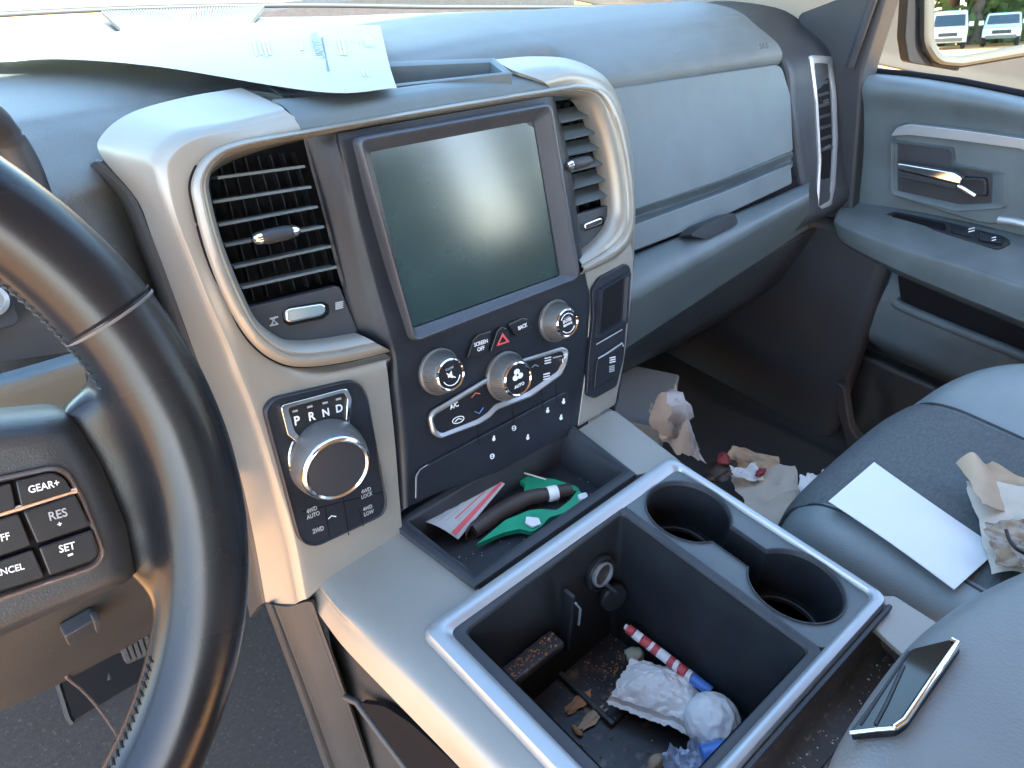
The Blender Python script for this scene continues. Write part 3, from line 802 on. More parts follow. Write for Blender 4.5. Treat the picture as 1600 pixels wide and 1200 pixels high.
# lower button strip
bs = plate('button_strip', st, M_fas, [(650, 782), (651, 742, 10), (662, 730, 10), (760, 677), (884, 611, 8), (893, 620), (888, 678), (780, 738)], 'S', .0055, .006, .0015, 6)
tube('edge_line', bs, M_gry, [V(*p, 'S', .0052) for p in ((649.5, 778), (650, 744), (656, 734), (668, 726))], .0004, 6)
for x in (745, 800, 846, 868):
    tube('button_gap', bs, M_pit, [V(x, 738 - (x - 684) * .52 - 44, 'S', .0056), V(x + 3, 738 - (x - 684) * .52 - 12, 'S', .0056)], .0004, 5)
for (x, y, s_, n) in ((772, 685, 7, 4), (803, 669, 9, 3), (825, 683, 7, 4), (769, 713, 8, 3), (856, 641, 8, 4), (881, 627, 8, 4), (877, 652, 6, 4)):
    if n == 4:
        sp_ = [(-1.6, 4.2), (1.6, 3.2), (2.6, .5), (1.2, -1.2), (1.6, -4.2), (-1.0, -3.8), (-1.4, -.8), (-3.0, 1.2)]
        fr_ = [V(x + a_ * .95, y + b_ * 1.05, 'S', .0060) for a_, b_ in sp_]
        prism('icon', bs, M_wht, fr_, [v - nS * .0004 for v in fr_], 0)
    else:
        cc = V(x, y, 'S', .0060)
        tube('icon', bs, M_wht, [cc + (XA * math.cos(t) + UPS * math.sin(t)) * .0024 for t in [i * math.pi / 8 for i in range(17)]], .0005, 6)
        tube('icon', bs, M_wht, [cc - XA * .0022, cc + XA * .0022], .0004, 6)
# gear selector panel
sh = [(411, 640), (425, 622), (548, 593), (563, 600), (573, 620), (604, 788), (597, 805), (494, 853), (476, 851), (465, 840)]
gp = plate('shifter_panel', st, M_fas, sh, 'S', .0035, .006, .0012, 10)
ring('panel_border', gp, M_dgpl, VV(fil(sh, 10), o=.002), VV(fil([((p[0] - 508) * .965 + 508, (p[1] - 722) * .975 + 722) for p in sh], 10), o=.002), nS, [(0, 0), (.1, .0022), (.6, .0032), (1, .001)])
dsp = [(441, 634, 8), (541, 609, 8), (547, 622), (544, 660), (520, 668), (470, 690), (453, 677)]
plate('gear_display', gp, M_blk, dsp, 'S', .0055, .004, .0006, 4)
fo = [(438, 634, 8), (543, 606, 8), (550, 622), (547, 664), (540, 664), (543, 624), (538, 614, 6), (450, 638, 6), (461, 674), (475, 689), (466, 693), (450, 680)]
plate('chrome_frame', gp, M_chr, fo, 'S', .0080, .005, .0012, 3)
for s_, a, b in (('P', (460, 665), (468.5, 662.7)), ('R', (482.5, 658), (492.5, 655.3)), ('N', (504, 651.5), (514, 648.8)), ('D', (525, 645), (535, 642.3))):
    text('lettering', gp, M_wht, s_, a, b, 'S', .0062, 1.05, .02)
for x, y in ((461, 642), (484, 635), (508, 629), (529, 623)):
    plate('indicator', gp, M_gry, [(x - 4, y), (x + 4, y - 2), (x + 4.5, y + 1), (x - 3.5, y + 3)], 'S', .0061, .001, 0, 0)
c = V(512, 716, 'S', .006)
kv = (-c).normalized(); kp_ = (R @ Vector((13, -15, 0))).normalized()
kn = (kv * .80 + (kp_ - kv * kp_.dot(kv)).normalized() * .60).normalized()
tube('chrome_ring', gp, M_chr, [V(512 + 60 * math.cos(t), 716 + 58 * math.sin(t), 'S', .0055) for t in [math.radians(-56 + 263 * i / 48) for i in range(49)]], .0014, 10)
kb = lathe('gear_knob', st, M_knob, c - kn * .006, kn, [(.0335, 0), (.0335, .008), (.0325, .014), (.0302, .0225), (.0290, .0245), (.027, .025)], 56, label='large round gear selector knob with chrome rim')
t_ = c + kn * .019
lathe('chrome_ring', kb, mat('bright_trim', (.75, .76, .78), .16, 1.0), t_, kn, [(.0295, -.003), (.0295, -.001), (.0284, .0012), (.0266, .0022), (.0250, .0012), (.0246, -.001)], 56)
lathe('knob_cap', kb, mat('cap_charcoal', (.030, .034, .042), .4, spec=.3), t_, kn, [(.0252, 0), (.0250, .0005), (.022, .0008), (.012, .0011), (.0001, .0012)], 48)
for s_, a, b, ysc in (('4WD', (480, 803), (496, 796), 1.3), ('AUTO', (480, 812), (500, 804), 1.3), ('2WD', (489, 834), (506, 828), 1.3), ('4WD', (565, 772), (580, 766), 1.2), ('LOCK', (565, 780), (582, 773), 1.2), ('4WD', (568, 799), (582, 793), 1.2), ('LOW', (569, 807), (584, 801), 1.2)):
    text('lettering', gp, M_gry, s_, a, b, 'S', .0042, ysc, .015)
tube('icon', gp, M_wht, [V(*p, 'S', .0042) for p in ((513, 811), (518, 806), (525, 807))], .0005, 6)
for a, b in (((472, 800), (600, 768)), ((536, 778), (545, 836)), ((508, 792), (515, 840)), ((560, 792), (568, 822))):
    tube('button_gap', gp, M_pit, [V(*a, 'S', .0036), V(*b, 'S', .0036)], .0005, 5)
# socket panel on the right
sp = [(926, 452), (938, 433), (980, 411), (986, 420), (975, 560), (964, 604), (930, 623), (917, 618), (920, 560), (927, 500)]
pk = plate('socket_panel', st, M_fas, sp, 'S', .003, .008, .0012, 5)
plate('recess_shade', pk, M_pit, [(936, 452), (974, 430), (970, 500), (932, 522)], 'S', .0042, .002, .0004, 3)  # flat black plate over the panel, its colour stands for the recess shade
pring('recess_border', pk, M_fas, [(931, 450), (980, 421), (975, 505), (926, 531)], [(937, 454), (973, 432), (969, 499), (932, 520)], 'S', [(0, .003), (.2, .007), (.7, .007), (1, .003)], 4, 3)
plate('socket_button', pk, M_btn, [(933, 562), (972, 540), (966, 588), (929, 608)], 'S', .0055, .003, .001, 3)
tube('edge_line', pk, M_gry, [V(*p, 'S', .0052) for p in ((932, 538), (972, 515))], .0007, 6)
tube('edge_line', pk, M_gry, [V(*p, 'S', .0060) for p in ((935, 560), (950, 551), (972, 536), (974, 541))], .0009, 6)
icon_bars(pk, (957, 562), 9, 7, 3, M_wht, o=.006)
icon_bars(pk, (956, 576), 8, 8, 4, M_gry, o=.006)
# right flank of the stack (faces the passenger footwell), and left flank strip
rows = [VV([(986, 300, -.055), (986, 420, -.05), (968, 600, -.02), (960, 640, -.01)]), [p + Vector((-.01, .14, 0)) for p in VV([(986, 300, -.055), (986, 420, -.05), (968, 600, -.02), (960, 640, -.01)])]]
patch('stack_flank', st, M_dgpl, rows, 4, 4, .004)
lo = [(158, 252, -.064), (190, 285, -.058), (214, 316, -.054), (238, 374, -.052), (268, 454, -.052), (300, 542, -.052), (341, 644, -.052), (375, 744, -.052), (397, 844, -.052), (415, 941, -.052)]
rows = [[V(p[0], p[1], 'S', p[2] - .001) for p in lo], [V(p[0], p[1], 'S', p[2] - .02) + Vector((-.007, 0, 0)) for p in lo], [V(p[0], p[1], 'S', p[2] - .12) + Vector((-.020, 0, -.01)) for p in lo]]
patch('stack_flank', st, M_low, rows, 4, 4, .004)
# lower pedestal below the silver trim
def ped(dz, dy):
    pts = [V(415, 943, 'S', -.20), V(415, 943, 'S', -.053), V(432, 946, 'S', -.035), V(452, 948, 'S', -.018), V(480, 940, 'S', -.004), V(492, 946, 'S', -.004), V(494, 950, 'S', -.05)]
    return [Vector((p.x + (.006 * dz / .4 if i > 1 else -.0 ), p.y + dy, p.z - dz)) for i, p in enumerate(pts)]
rows = [ped(0, 0), ped(.1, -.028), ped(.2, -.05), ped(.30, -.07), ped(.44, -.09)]
patch('pedestal', st, M_low, rows, 5, 4, .004)
# ================================================================ centre console
con = thing('center_console', 'silver topped centre console with open bin and two cup holders', 'console', (.37, .2, -.97))
rows = []
for a, b, c, d in (((478, 930), (492, 914), (512, 902), (640, 824)), ((513, 980), (530, 963), (552, 946), (748, 910)), ((545, 1020), (565, 1003), (590, 988), (690, 985)), ((626, 1104), (650, 1090), (680, 1084), (760, 1085)), ((719, 1200), (750, 1195), (794, 1197), (865, 1197)), ((840, 1330), (875, 1325), (930, 1330), (1010, 1330))):
    rows.append([V(*a, 'Z', -.562), V(*b, 'Z', -.546), V(*c, 'Z', -.536), V(*d, 'Z', -.534)])
patch('console_wing', con, M_sil, rows, 6, 6, .004)
lower = [r[0] for r in rows]
rs = [[p + Vector((.004, 0, 0)) for p in lower], [p + Vector((.014, 0, -.05)) for p in lower], [p + Vector((.010, 0, -.16)) for p in lower], [p + Vector((.0, 0, -.40)) for p in lower]]
patch('console_side', con, M_low, rs, 5, 5, .004)
nrm = Vector((-1, 0, 0))
PL['J'] = (V(640, 1150, 'X', .183), Vector((-1, -.12, .1)).normalized())
plate('side_pocket', con, M_pit, [(561, 1098), (600, 1104), (640, 1130), (760, 1240), (790, 1300), (700, 1290), (600, 1150)], 'J', .007, .006, .001, 6)
tube('pocket_lip', con, M_low, [V(*p, 'J', .006) for p in ((540, 1090), (558, 1097), (598, 1152), (640, 1207), (720, 1300))], .0035, 10)
# tray between stack and bin
tz = -.532
box('tray_surround', con, M_dgpl, (.385, .338, -.5395), (.22, .03, .008), .001)
tO = [V(612, 822, 'Z', tz), V(742, 921, 'Z', tz), V(994, 744, 'Z', tz), V(880, 655, 'Z', tz)]
tI = [V(640, 812, 'Z', tz), V(741, 893, 'Z', tz), V(972, 735, 'Z', tz), V(880, 672, 'Z', tz)]
ring('storage_tray', con, M_dgpl, tO, tI, nC, [(0, -.004), (.05, .003), (.35, .0035), (.8, .001), (1.0, -.004), (1.06, -.046), (1.1, -.05)])
fz = -.578
fl_ = [Vector((.275, .345, fz)), Vector((.50, .345, fz)), Vector((.50, .53, fz)), Vector((.265, .53, fz))]
box('tray_back', con, M_pit, (.38, .532, -.545), (.26, .006, .08), .001)
prism('tray_floor', con, M_dgpl, fl_, [v - Vector((0, 0, .006)) for v in fl_], 0)
# right wing
plate('console_wing', con, M_sil, [(900, 672), (957, 637, 12), (1058, 715), (1072, 728), (993, 742)], 'C', -.003, .012, .004, 5)
plate('console_wing', con, M_sil, [(1360, 930), (1398, 930), (1500, 995), (1440, 1046), (1362, 978)], 'C', -.008, .006, .002, 5)
box('console_side', con, M_dgpl, (.538, .245, -.76), (.02, .36, .42), .006)
box('console_base', con, M_dgpl, (.38, .22, -.86), (.26, .4, .2), .01)
# frame
def wp(l, z): return [Vector((p[0], p[1], z)) for p in l]
fo = fil([(.2127, .3340), (.534, .3365), (.531, .0965), (.2127, .0965)], .012, 7)
fi = fil([(.2305, .3165), (.5255, .3185), (.5225, .1085), (.2305, .1085)], .008, 7)
ring('silver_frame', con, M_sat, wp(fo, -.531), wp(fi, -.531), nC, [(0, -.008), (0, .000), (.15, .0045), (.45, .0060), (.75, .0050), (1.0, .001), (1, -.004)])
bo = fil([(.229, .318), (.4455, .319), (.4435, .107), (.229, .107)], .007, 7)
bi = fil([(.242, .309), (.4365, .315), (.434, .1165), (.242, .1165)], .006, 7)
ring('bin_rim', con, M_dgpl, wp(bo, -.531), wp(bi, -.531), nC, [(0, -.002), (.1, .0015), (.45, .002), (.8, .0005), (1, -.004), (1.03, -.02)])
bb = fil([(.252, .298), (.430, .303), (.429, .128), (.252, .128)], .012, 7)
ring('storage_bin', con, M_blk, wp(bi, -.545), wp(bb, -.545), nC, [(0, .012), (.05, -.004), (.5, -.08), (.95, -.145), (1.08, -.153)])
bf = wp(fil([(.245, .306), (.437, .311), (.437, .120), (.245, .120)], .012, 4), -.694)
prism('bin_floor', con, M_dirty, bf, [v - Vector((0, 0, .005)) for v in bf], 0)
# raised floor ribs that leave two shallow wells
for (x, y, sx, sy) in ((.390, .232, .07, .006), (.352, .268, .006, .078)):
    box('floor_rib', con, M_dirty, (x, y, -.6905), (sx, sy, .007), .002)
c = V(820, 1010, 'Z', -.612)
box('bin_ledge', con, M_dirty, (.298, .296, -.614), (.080, .020, .010), .003)
box('bin_divider', con, M_blk, (.350, .297, -.60), (.004, .012, .08), .001)
tube('wire_clip', con, M_sat, [(.349, .288, -.565), (.353, .285, -.574), (.353, .285, -.596)], .0012, 6)
# power outlet on the front wall
oc = V(938, 895, 'Y', .306)
on = Vector((0, -.98, .2)).normalized()
ol = lathe('power_outlet', con, M_blk, oc, on, [(.0185, -.002), (.0185, .002), (.0165, .0035), (.0150, .001)], 32)
lathe('metal_ring', ol, M_sat, oc, on, [(.0128, 0), (.0128, .005), (.0112, .0055), (.0108, .002)], 32)
lathe('socket_hole', ol, M_trough, oc, on, [(.0108, .0015), (.0108, .0022), (.0001, .0022)], 24)
cc_ = oc + Vector((.012, -.010, -.036))
lathe('outlet_cap', ol, M_blk, cc_, Vector((-.25, -.95, .2)).normalized(), [(.0145, -.003), (.0145, .002), (.013, .004), (.0001, .004)], 28)
tube('cap_strap', ol, M_dgpl, [oc + Vector((.004, -.005, -.014)), oc + Vector((.008, -.014, -.020)), cc_ + Vector((-.002, -.004, .012))], .0022, 8)
# cup holder plate with a joined double opening
def dbl(k=1.0):
    out = []
    (ax, ay, arx, ary), (bx, by, brx, bry) = (.4855, .2745, .0385 * k, .0430 * k), (.4845, .1580, .0385 * k, .0430 * k)
    g = math.asin(.015 / .0385)
    for i in range(41):
        t = -math.pi / 2 + g + (2 * math.pi - 2 * g) * i / 40
        out.append((ax + arx * math.cos(t), ay + ary * math.sin(t)))
    for i in range(41):
        t = math.pi / 2 + g + (2 * math.pi - 2 * g) * i / 40
        out.append((bx + brx * math.cos(t), by + bry * math.sin(t)))
    return out
hole = dbl()
cu = bpy.data.curves.new('cup_plate', 'CURVE'); cu.dimensions = '2D'; cu.fill_mode = 'BOTH'
for loop in (fil([(.4435, .3195), (.5265, .3190), (.5235, .1075), (.4425, .1075)], .010, 7), hole):
    s_ = cu.splines.new('POLY'); s_.points.add(len(loop) - 1); s_.use_cyclic_u = True
    for p, q in zip(s_.points, loop): p.co = (q[0], q[1], 0, 1)
cu.extrude = .002
to_ = bpy.data.objects.new('tmp', cu); COL.objects.link(to_)
bpy.context.view_layer.update()
me = bpy.data.meshes.new_from_object(to_.evaluated_get(bpy.context.evaluated_depsgraph_get()))
bpy.data.objects.remove(to_)
me.transform(Matrix.Translation(Vector((0, 0, -.5325)) - world_loc(con)))
me.name = 'cup_holder_plate'; me.materials.clear(); me.materials.append(M_gpl)
q = bpy.data.objects.new('cup_holder_plate', me); COL.objects.link(q); q.parent = con
lipr = [Vector((p[0], p[1], -.5300)) for p in hole]
lip2 = [Vector((p[0], p[1], -.5300)) for p in dbl(.94)]
ring('cup_lip', con, M_dgpl, lipr, lip2, nC, [(-.06, -.001), (0, .0016), (.5, .0012), (1, -.003)])
w0 = [Vector((p[0], p[1], -.531)) for p in dbl(.97)]
w1 = [Vector((p[0], p[1], -.531)) for p in dbl(.86)]
ring('cup_well', con, M_blk, w0, w1, nC, [(0, 0), (.3, -.03), (.5, -.052), (.55, -.054), (.75, -.055), (1, -.075)])
dd = [Vector((p[0], p[1], -.603)) for p in dbl(.9)]
prism('cup_floor', con, M_blk, dd, [v - Vector((0, 0, .003)) for v in dd], 0)
for (ax, ay) in ((.4855, .2745), (.4845, .1580)):
    lathe('cup_ridge', con, M_dgpl, Vector((ax, ay, -.5875)), nC, [(.0362, -.003), (.0362, .0012), (.0350, .0018), (.0338, .001), (.0335, -.003)], 40, sx=.90)
# trough behind the frame
rows = [[Vector((x, .0955, -.534)) for x in (.2, .35, .50, .528)], [Vector((x, .090, -.560)) for x in (.2, .35, .50, .526)], [Vector((x, .080, -.580)) for x in (.2, .35, .50, .524)], [Vector((x, .02, -.582)) for x in (.2, .35, .50, .524)], [Vector((x, -.05, -.582)) for x in (.2, .35, .50, .524)]]
patch('rear_trough', con, M_trough, rows, 4, 5, .003)
box('trough_end', con, M_trough, (.529, .03, -.562), (.008, .13, .044), .002)
tube('trough_ridge', con, M_trough, [(.24, .062, -.578), (.515, .062, -.578)], .0025, 8)
box('trough_rim', con, M_dgpl, (.37, .0935, -.5335), (.315, .004, .006), .001)

# ================================================================ things in tray and bin
def ptz(px, py, z): return V(px, py, 'Z', z)
# printed card
q = [ptz(654, 812, -.545), ptz(757, 752, -.556), ptz(789, 756, -.556), ptz(716, 843, -.566)]
rows = []
for i in range(7):
    v = i / 6; r = []
    for j in range(9):
        u = j / 8
        p = (q[0] * (1 - u) + q[1] * u) * (1 - v) + (q[3] * (1 - u) + q[2] * u) * v
        r.append(p + Vector((0, 0, .004 * math.sin(v * 3.1) )))
    rows.append(r)
card = tagobj(sheet('printed_card', None, M_ppr, rows, .0006), 'white printed card with red stripe in the open tray', 'card')
cb_ = card.location
def onq(u, v): return (q[0] * (1 - u) + q[1] * u) * (1 - v) + (q[3] * (1 - u) + q[2] * u) * v + Vector((0, 0, .004 * math.sin(v * 3.1) + .0007))
def cpatch(name, m, u0, u1, v0, v1):
    n_ = 4
    rw = [[onq(u0 + (u1 - u0) * j / n_, v0 + (v1 - v0) * i / n_) for j in range(n_ + 1)] for i in range(n_ + 1)]
    return sheet(name, card, m, rw, .0002)
cpatch('red_stripe', M_red, .02, .99, .80, .92)
for v, u0, u1, m in ((.16, .30, .48, M_gry), (.28, .1, .5, M_gry), (.38, .1, .62, M_gry), (.50, .12, .34, M_gry), (.62, .2, .75, M_red), (.70, .2, .45, M_gry)):
    cpatch('printed_line', m, u0, u1, v, v + .035)
# dark tube
tp = cr1([ptz(738, 829, -.570), ptz(776, 803, -.568), ptz(820, 780, -.566), ptz(858, 772, -.566), ptz(892, 765, -.566)], 8)
tb = tagobj(tube('tube_holder', None, M_brn, tp, [.0085] * 16 + [.0078] * 6 + [.007] * (len(tp) - 22), 18), 'dark brown tube lying between card and green flosser', 'tube')
tube('end_ring', tb, M_brn, [tp[0] + Vector((.007 * math.cos(t) - .003, .002 * math.cos(t), .0085 * math.sin(t))) for t in [i * math.pi / 8 for i in range(17)]], .0012, 8)
lathe('white_band', tb, M_nap, tp[-8], (tp[-7] - tp[-9]).normalized(), [(.0080, -.005), (.0086, -.003), (.0084, .004), (.0076, .006)], 12)
def flat(name, lab, cat, px, z, m, h=.006, group=None, r=4):
    loop = fil(px, r, 3)
    f_ = [ptz(p[0], p[1], z) for p in loop]
    return tagobj(prism(name, None, m, f_, [v - Vector((0, 0, h)) for v in f_], min(.0018, h * .4)), lab, cat, group)
flat('plastic_clip', 'long bright green plastic clip nearest the tray edge', 'plastic clip', [(744, 850), (790, 812), (815, 802), (826, 797), (846, 795), (870, 797), (890, 782), (903, 765), (912, 772), (908, 787), (880, 802), (858, 808), (846, 822), (832, 831), (812, 826), (786, 832)], -.566, M_grn)
flat('plastic_clip', 'darker green plastic clip under a toothpick', 'plastic clip', [(790, 732), (830, 745), (866, 748), (902, 760), (907, 768), (880, 764), (850, 764), (836, 772), (818, 770), (820, 756), (798, 742)], -.568, M_grn)
flat('paper_scrap', 'small white square scrap on green clip', 'paper scrap', [(822, 806), (842, 808), (846, 818), (832, 823), (820, 816)], -.563, M_nap, .003, None, 2)
flat('paper_scrap', 'white crumb of paper at the far end of tray', 'paper scrap', [(902, 772), (916, 768), (920, 776), (906, 781)], -.562, M_nap, .005, None, 3)
tagobj(tube('toothpick', None, M_kraft2, [ptz(792, 731, -.560), ptz(853, 749, -.562)], [.0012, .0009], 8), 'wooden toothpick lying over green clip', 'toothpick')
# bin contents
# candy stick wrapped in red white and blue
a, b = V(977, 979, 'Z', -.640), V(1112, 1082, 'Z', -.652)
n_ = 26
stk = thing('striped_stick', 'red and white striped stick with blue end in the bin', 'wrapped stick', a.lerp(b, .5))
segs = [(0, .03, M_nap, .0030), (.03, .11, M_red, .0048), (.11, .2, M_nap, .0050), (.2, .29, M_red, .0051), (.29, .33, M_nap, .0051), (.33, .40, M_red, .0051), (.40, .52, M_nap, .0051), (.52, .585, M_red, .0052), (.585, .64, M_nap, .0052), (.64, .72, M_red, .0052), (.72, .78, M_nap, .0052), (.78, .99, mat('blue_foil', (.08, .22, .62), .3), .0052)]
for s, e_, m, r_ in segs:
    P = [a.lerp(b, s + (e_ - s) * i / 3) + Vector((0, 0, .0004 * math.sin((s + i) * 9))) for i in range(4)]
    tube('stripe', stk, m, P, r_, 14)
# napkin
def lf(u, v): return .016 * math.sin(3.14 * u) * math.sin(3.14 * min(1, v * 1.1)) - .006 * (v > .9)
tagobj(crumple('napkin', None, M_nap, [V(985, 1030, 'Z', -.664), V(1085, 1050, 'Z', -.658), V(1098, 1150, 'Z', -.664), V(950, 1095, 'Z', -.670)], 64, 64, .0055, 62, 3, .0005, .08, lf, ang=22), 'torn white napkin spread over the bin floor', 'napkin')
0 and tagobj(crumple('napkin', None, M_nap, [V(1040, 1085, 'Z', -.660), V(1105, 1080, 'Z', -.655), V(1095, 1170, 'Z', -.664), V(1020, 1150, 'Z', -.668)], 26, 26, .007, 80, 11, .0008, .2, lf), 'smaller torn napkin piece beside paper ball', 'napkin')
# paper ball
bc = V(1112, 1127, 'Z', -.650)
bm = bmesh.new(); bmesh.ops.create_icosphere(bm, subdivisions=5, radius=.0255)
for v in bm.verts:
    d = v.co.normalized()
    v.co += d * (.0019 * (abs(noise.noise(d * 2.6 + Vector((4, 1, 2)))) * -1.4 + .25 * noise.noise(d * 6)) + .00025 * noise.noise(d * 20))
vs = [v.co + bc for v in bm.verts]; fs = [[v.index for v in f.verts] for f in bm.faces]; bm.free()
tagobj(ob('paper_ball', None, M_nap, vs, fs, ang=60), 'round crumpled white paper ball in the bin', 'paper ball')
# pebble like gum
def lump(name, lab, cat, c, r, m, seed, sq=(1, 1, .7), rough=.35, group=None, sd=3):
    bm = bmesh.new(); bmesh.ops.create_icosphere(bm, subdivisions=sd, radius=1)
    vs = []
    for v in bm.verts:
        d = v.co.normalized()
        k = 1 + rough * noise.noise(d * 1.6 + Vector((seed, seed * 2, 1))) + rough * .4 * noise.noise(d * 4 + Vector((seed, 0, 5)))
        vs.append(c + Vector((d.x * sq[0], d.y * sq[1], d.z * sq[2])) * (r * k))
    fs = [[v.index for v in f.verts] for f in bm.faces]; bm.free()
    return tagobj(ob(name, None, m, vs, fs, ang=50), lab, cat, group)
lump('mint_sweet', 'pale greenish sweet beside red striped stick', 'sweet', V(992, 1024, 'Z', -.676), .0095, mat('pale_mint', (.55, .58, .45), .5), 2.0)
lump('peel_scrap', 'larger orange brown food scrap in the bin', 'food scrap', V(902, 1100, 'Z', -.6915), .009, M_crumb, 5.0, (1.7, .6, .22), .7)
lump('peel_scrap', 'pale tan food scrap next to the orange one', 'food scrap', V(926, 1122, 'Z', -.6915), .009, M_kraft, 8.0, (1.8, .55, .2), .7)
lump('peel_scrap', 'smallest brown food scrap by the bin wall', 'food scrap', V(902, 1142, 'Z', -.6915), .005, M_crumb, 9.0, (.6, 1.2, .5))
lathe('coin', None, M_chr, V(1158, 1126, 'Z', -.648), Vector((.5, -.3, .8)).normalized(), [(.009, 0), (.009, .0015), (.0082, .0017), (.0001, .0015)], 24)
tagobj(bpy.data.objects['coin'], 'shiny silver coin beside paper ball at bin wall', 'coin')
# wrapper with blue print
wq = [V(1040, 1176, 'Z', -.655), V(1110, 1160, 'Z', -.648), V(1150, 1240, 'Z', -.65), V(1030, 1250, 'Z', -.66)]
tagobj(crumple('clear_wrapper', None, mat('frosted_wrapper', (.50, .56, .66), .25, var=.3, vscale=90), wq, 24, 20, .022, 95, 5, .0005, .2), 'crumpled translucent blue wrapper at bottom of bin', 'wrapper')
a, b = V(1096, 1180, 'Z', -.640), V(1135, 1170, 'Z', -.636)
tagobj(tube('blue_cap', None, MATS['blue_foil'], [a, a.lerp(b, .05), a.lerp(b, .95), b], [.007, .0085, .0085, .007], 18), 'bright blue plastic cap in the crumpled wrapper', 'cap')
lump('nut', 'tan nut under clear wrapper edge', 'nut', V(1024, 1192, 'Z', -.684), .008, M_kraft, 3.0, (1.2, .8, .8), .15)
# crumbs and dust
v_ = []; f_ = []
def crumb(c, r):
    k0 = len(v_)
    for s in ((1, 0, 0), (-1, 0, 0), (0, 1, 0), (0, -1, 0), (0, 0, 1), (0, 0, -1)):
        v_.append(c + Vector(s) * r * random.uniform(.5, 1.3))
    for t in ((0, 2, 4), (2, 1, 4), (1, 3, 4), (3, 0, 4), (2, 0, 5), (1, 2, 5), (3, 1, 5), (0, 3, 5)): f_.append(tuple(i + k0 for i in t))
for i in range(420):
    t = random.random()
    if t < .45: c = Vector((random.gauss(.395, .022), random.gauss(.265, .020), -.6925))
    elif t < .75: c = Vector((random.gauss(.300, .03), random.gauss(.19, .03), -.6925))
    else: c = Vector((random.uniform(.262, .336), random.uniform(.288, .302), -.6085))
    if not (.255 < c.x < .428 and .13 < c.y < .302): continue
    crumb(c, random.uniform(.0005, .0017))
q = tagobj(ob('crumbs', None, M_crumb, v_, f_, False), 'brown crumbs scattered over bin floor and ledge', 'crumbs'); q['kind'] = 'stuff'
v_ = []; f_ = []
for i in range(160): crumb(Vector((random.uniform(.28, .50), random.uniform(.345, .41), fz + .001)), random.uniform(.0003, .0009))
for i in range(160): crumb(Vector((random.uniform(.36, .52), random.uniform(.03, .085), -.580)), random.uniform(.0004, .0011))
q = tagobj(ob('dust', None, M_kraft2, v_, f_, False), 'pale dust specks in the tray and rear trough', 'dust'); q['kind'] = 'stuff'

# ================================================================ steering wheel
sw = thing('steering_wheel', 'worn black leather steering wheel with cruise control buttons', 'steering wheel', (-.107, .280, -.205))
wc, wn_ = W_
ux = XA; uy = wn_.cross(ux).normalized()
RW, TR = .1745, .0188
def wpt(a_, r=RW, o=0): return wc + (ux * math.cos(a_) + uy * math.sin(a_)) * r + wn_ * o
N_ = 160
rows = []
for i in range(N_):
    a_ = 2 * math.pi * i / N_
    d = ux * math.cos(a_) + uy * math.sin(a_)
    # thumb swell and a flattened inner face
    k = 1
    r = []
    for j in range(28):
        b_ = 2 * math.pi * j / 28
        rx = TR * (1.0 if math.cos(b_) > 0 else 1.04); ry = TR * 1.0
        dent = wr = 1
        r.append(wc + d * (RW + rx * k * dent * wr * math.cos(b_)) + wn_ * (ry * k * dent * wr * math.sin(b_)))
    rows.append(r)
rim_rows = rows
def aof(px, py):
    p = V(px, py, 'W', 0) - wc
    return math.atan2(p.dot(uy), p.dot(ux))
# sewn joints around the rim
for px, py in ((174, 494),):
    a_ = aof(px, py)
    for da, m, rr_ in ((0, M_seam, 1.012), (.012, M_pit, 1.004)):
        rw = []
        for k in range(3):
            aa = a_ + da + (k - 1) * .0035; d = ux * math.cos(aa) + uy * math.sin(aa)
            rw.append([wc + d * (RW + TR * rr_ * (1 + .012 * (k == 1)) * math.cos(t)) + wn_ * (TR * rr_ * (1 + .012 * (k == 1)) * math.sin(t)) for t in [2 * math.pi * j / 40 for j in range(40)]])
        sheet('rim_seam', sw, m, rw, 0, cu=True)
# stitching along the inside of the rim
v_ = []; f_ = []
for i in range(150):
    a_ = math.radians(-100 + 190 * i / 150)
    if -34 < math.degrees(a_) < 6: continue
    for s_ in (1,):
        aa = a_ + s_ * .004
        def q_(an, bb): return wpt(an, RW + TR * 1.05 * math.cos(bb), TR * 1.02 * math.sin(bb))
        rws = tube_rows([q_(a_ - .004, 2.86 if s_ > 0 else 3.02), q_(a_, 2.94), q_(a_ + .006, 3.02 if s_ > 0 else 2.86)], .00042, 5)
        k0 = len(v_); v_ += [p for r in rws for p in r]; f_ += [tuple(x + k0 for x in f) for f in grid_faces(rws, cu=True)]
q = ob('stitching', sw, M_stitch, v_, f_); q['kind'] = 'stuff'
# leather fillet where the spoke meets the rim
rows = []
for px, py, bur in ((172, 572, 1), (150, 600, .45), (126, 628, 0), (114, 650, 0), (160, 725, 0), (200, 820, 0), (221, 896, 0), (236, 920, .45), (256, 955, 1)):
    p = V(px, py, 'W', 0) - wc
    a_ = math.atan2(p.dot(uy), p.dot(ux)); r0 = p.length
    ri_ = RW - TR * .80
    if bur == 1: r0 = RW - TR * .9
    g = 1 - bur
    ca = RW - TR * .62
    cs = [(r0 - .004 * g, -.004), (r0 + (ca - r0) * .35, .001), (r0 + (ca - r0) * .7, .0065 + .001 * g), (ca, TR * .785 + .0006 * g - .0006 * bur), (RW - TR * .38, TR * .925 - .0008), (RW - TR * .1, TR * .995 - .003)]
    if bur == 1: cs = [(RW - TR * .92, TR * .39 - .001), (RW - TR * .86, TR * .51 - .001), (RW - TR * .76, TR * .65 - .001), (RW - TR * .62, TR * .785 - .001), (RW - TR * .38, TR * .925 - .001), (RW - TR * .1, TR * .995 - .0024)]
    rows.append([wpt(a_, r, o) for r, o in cs])
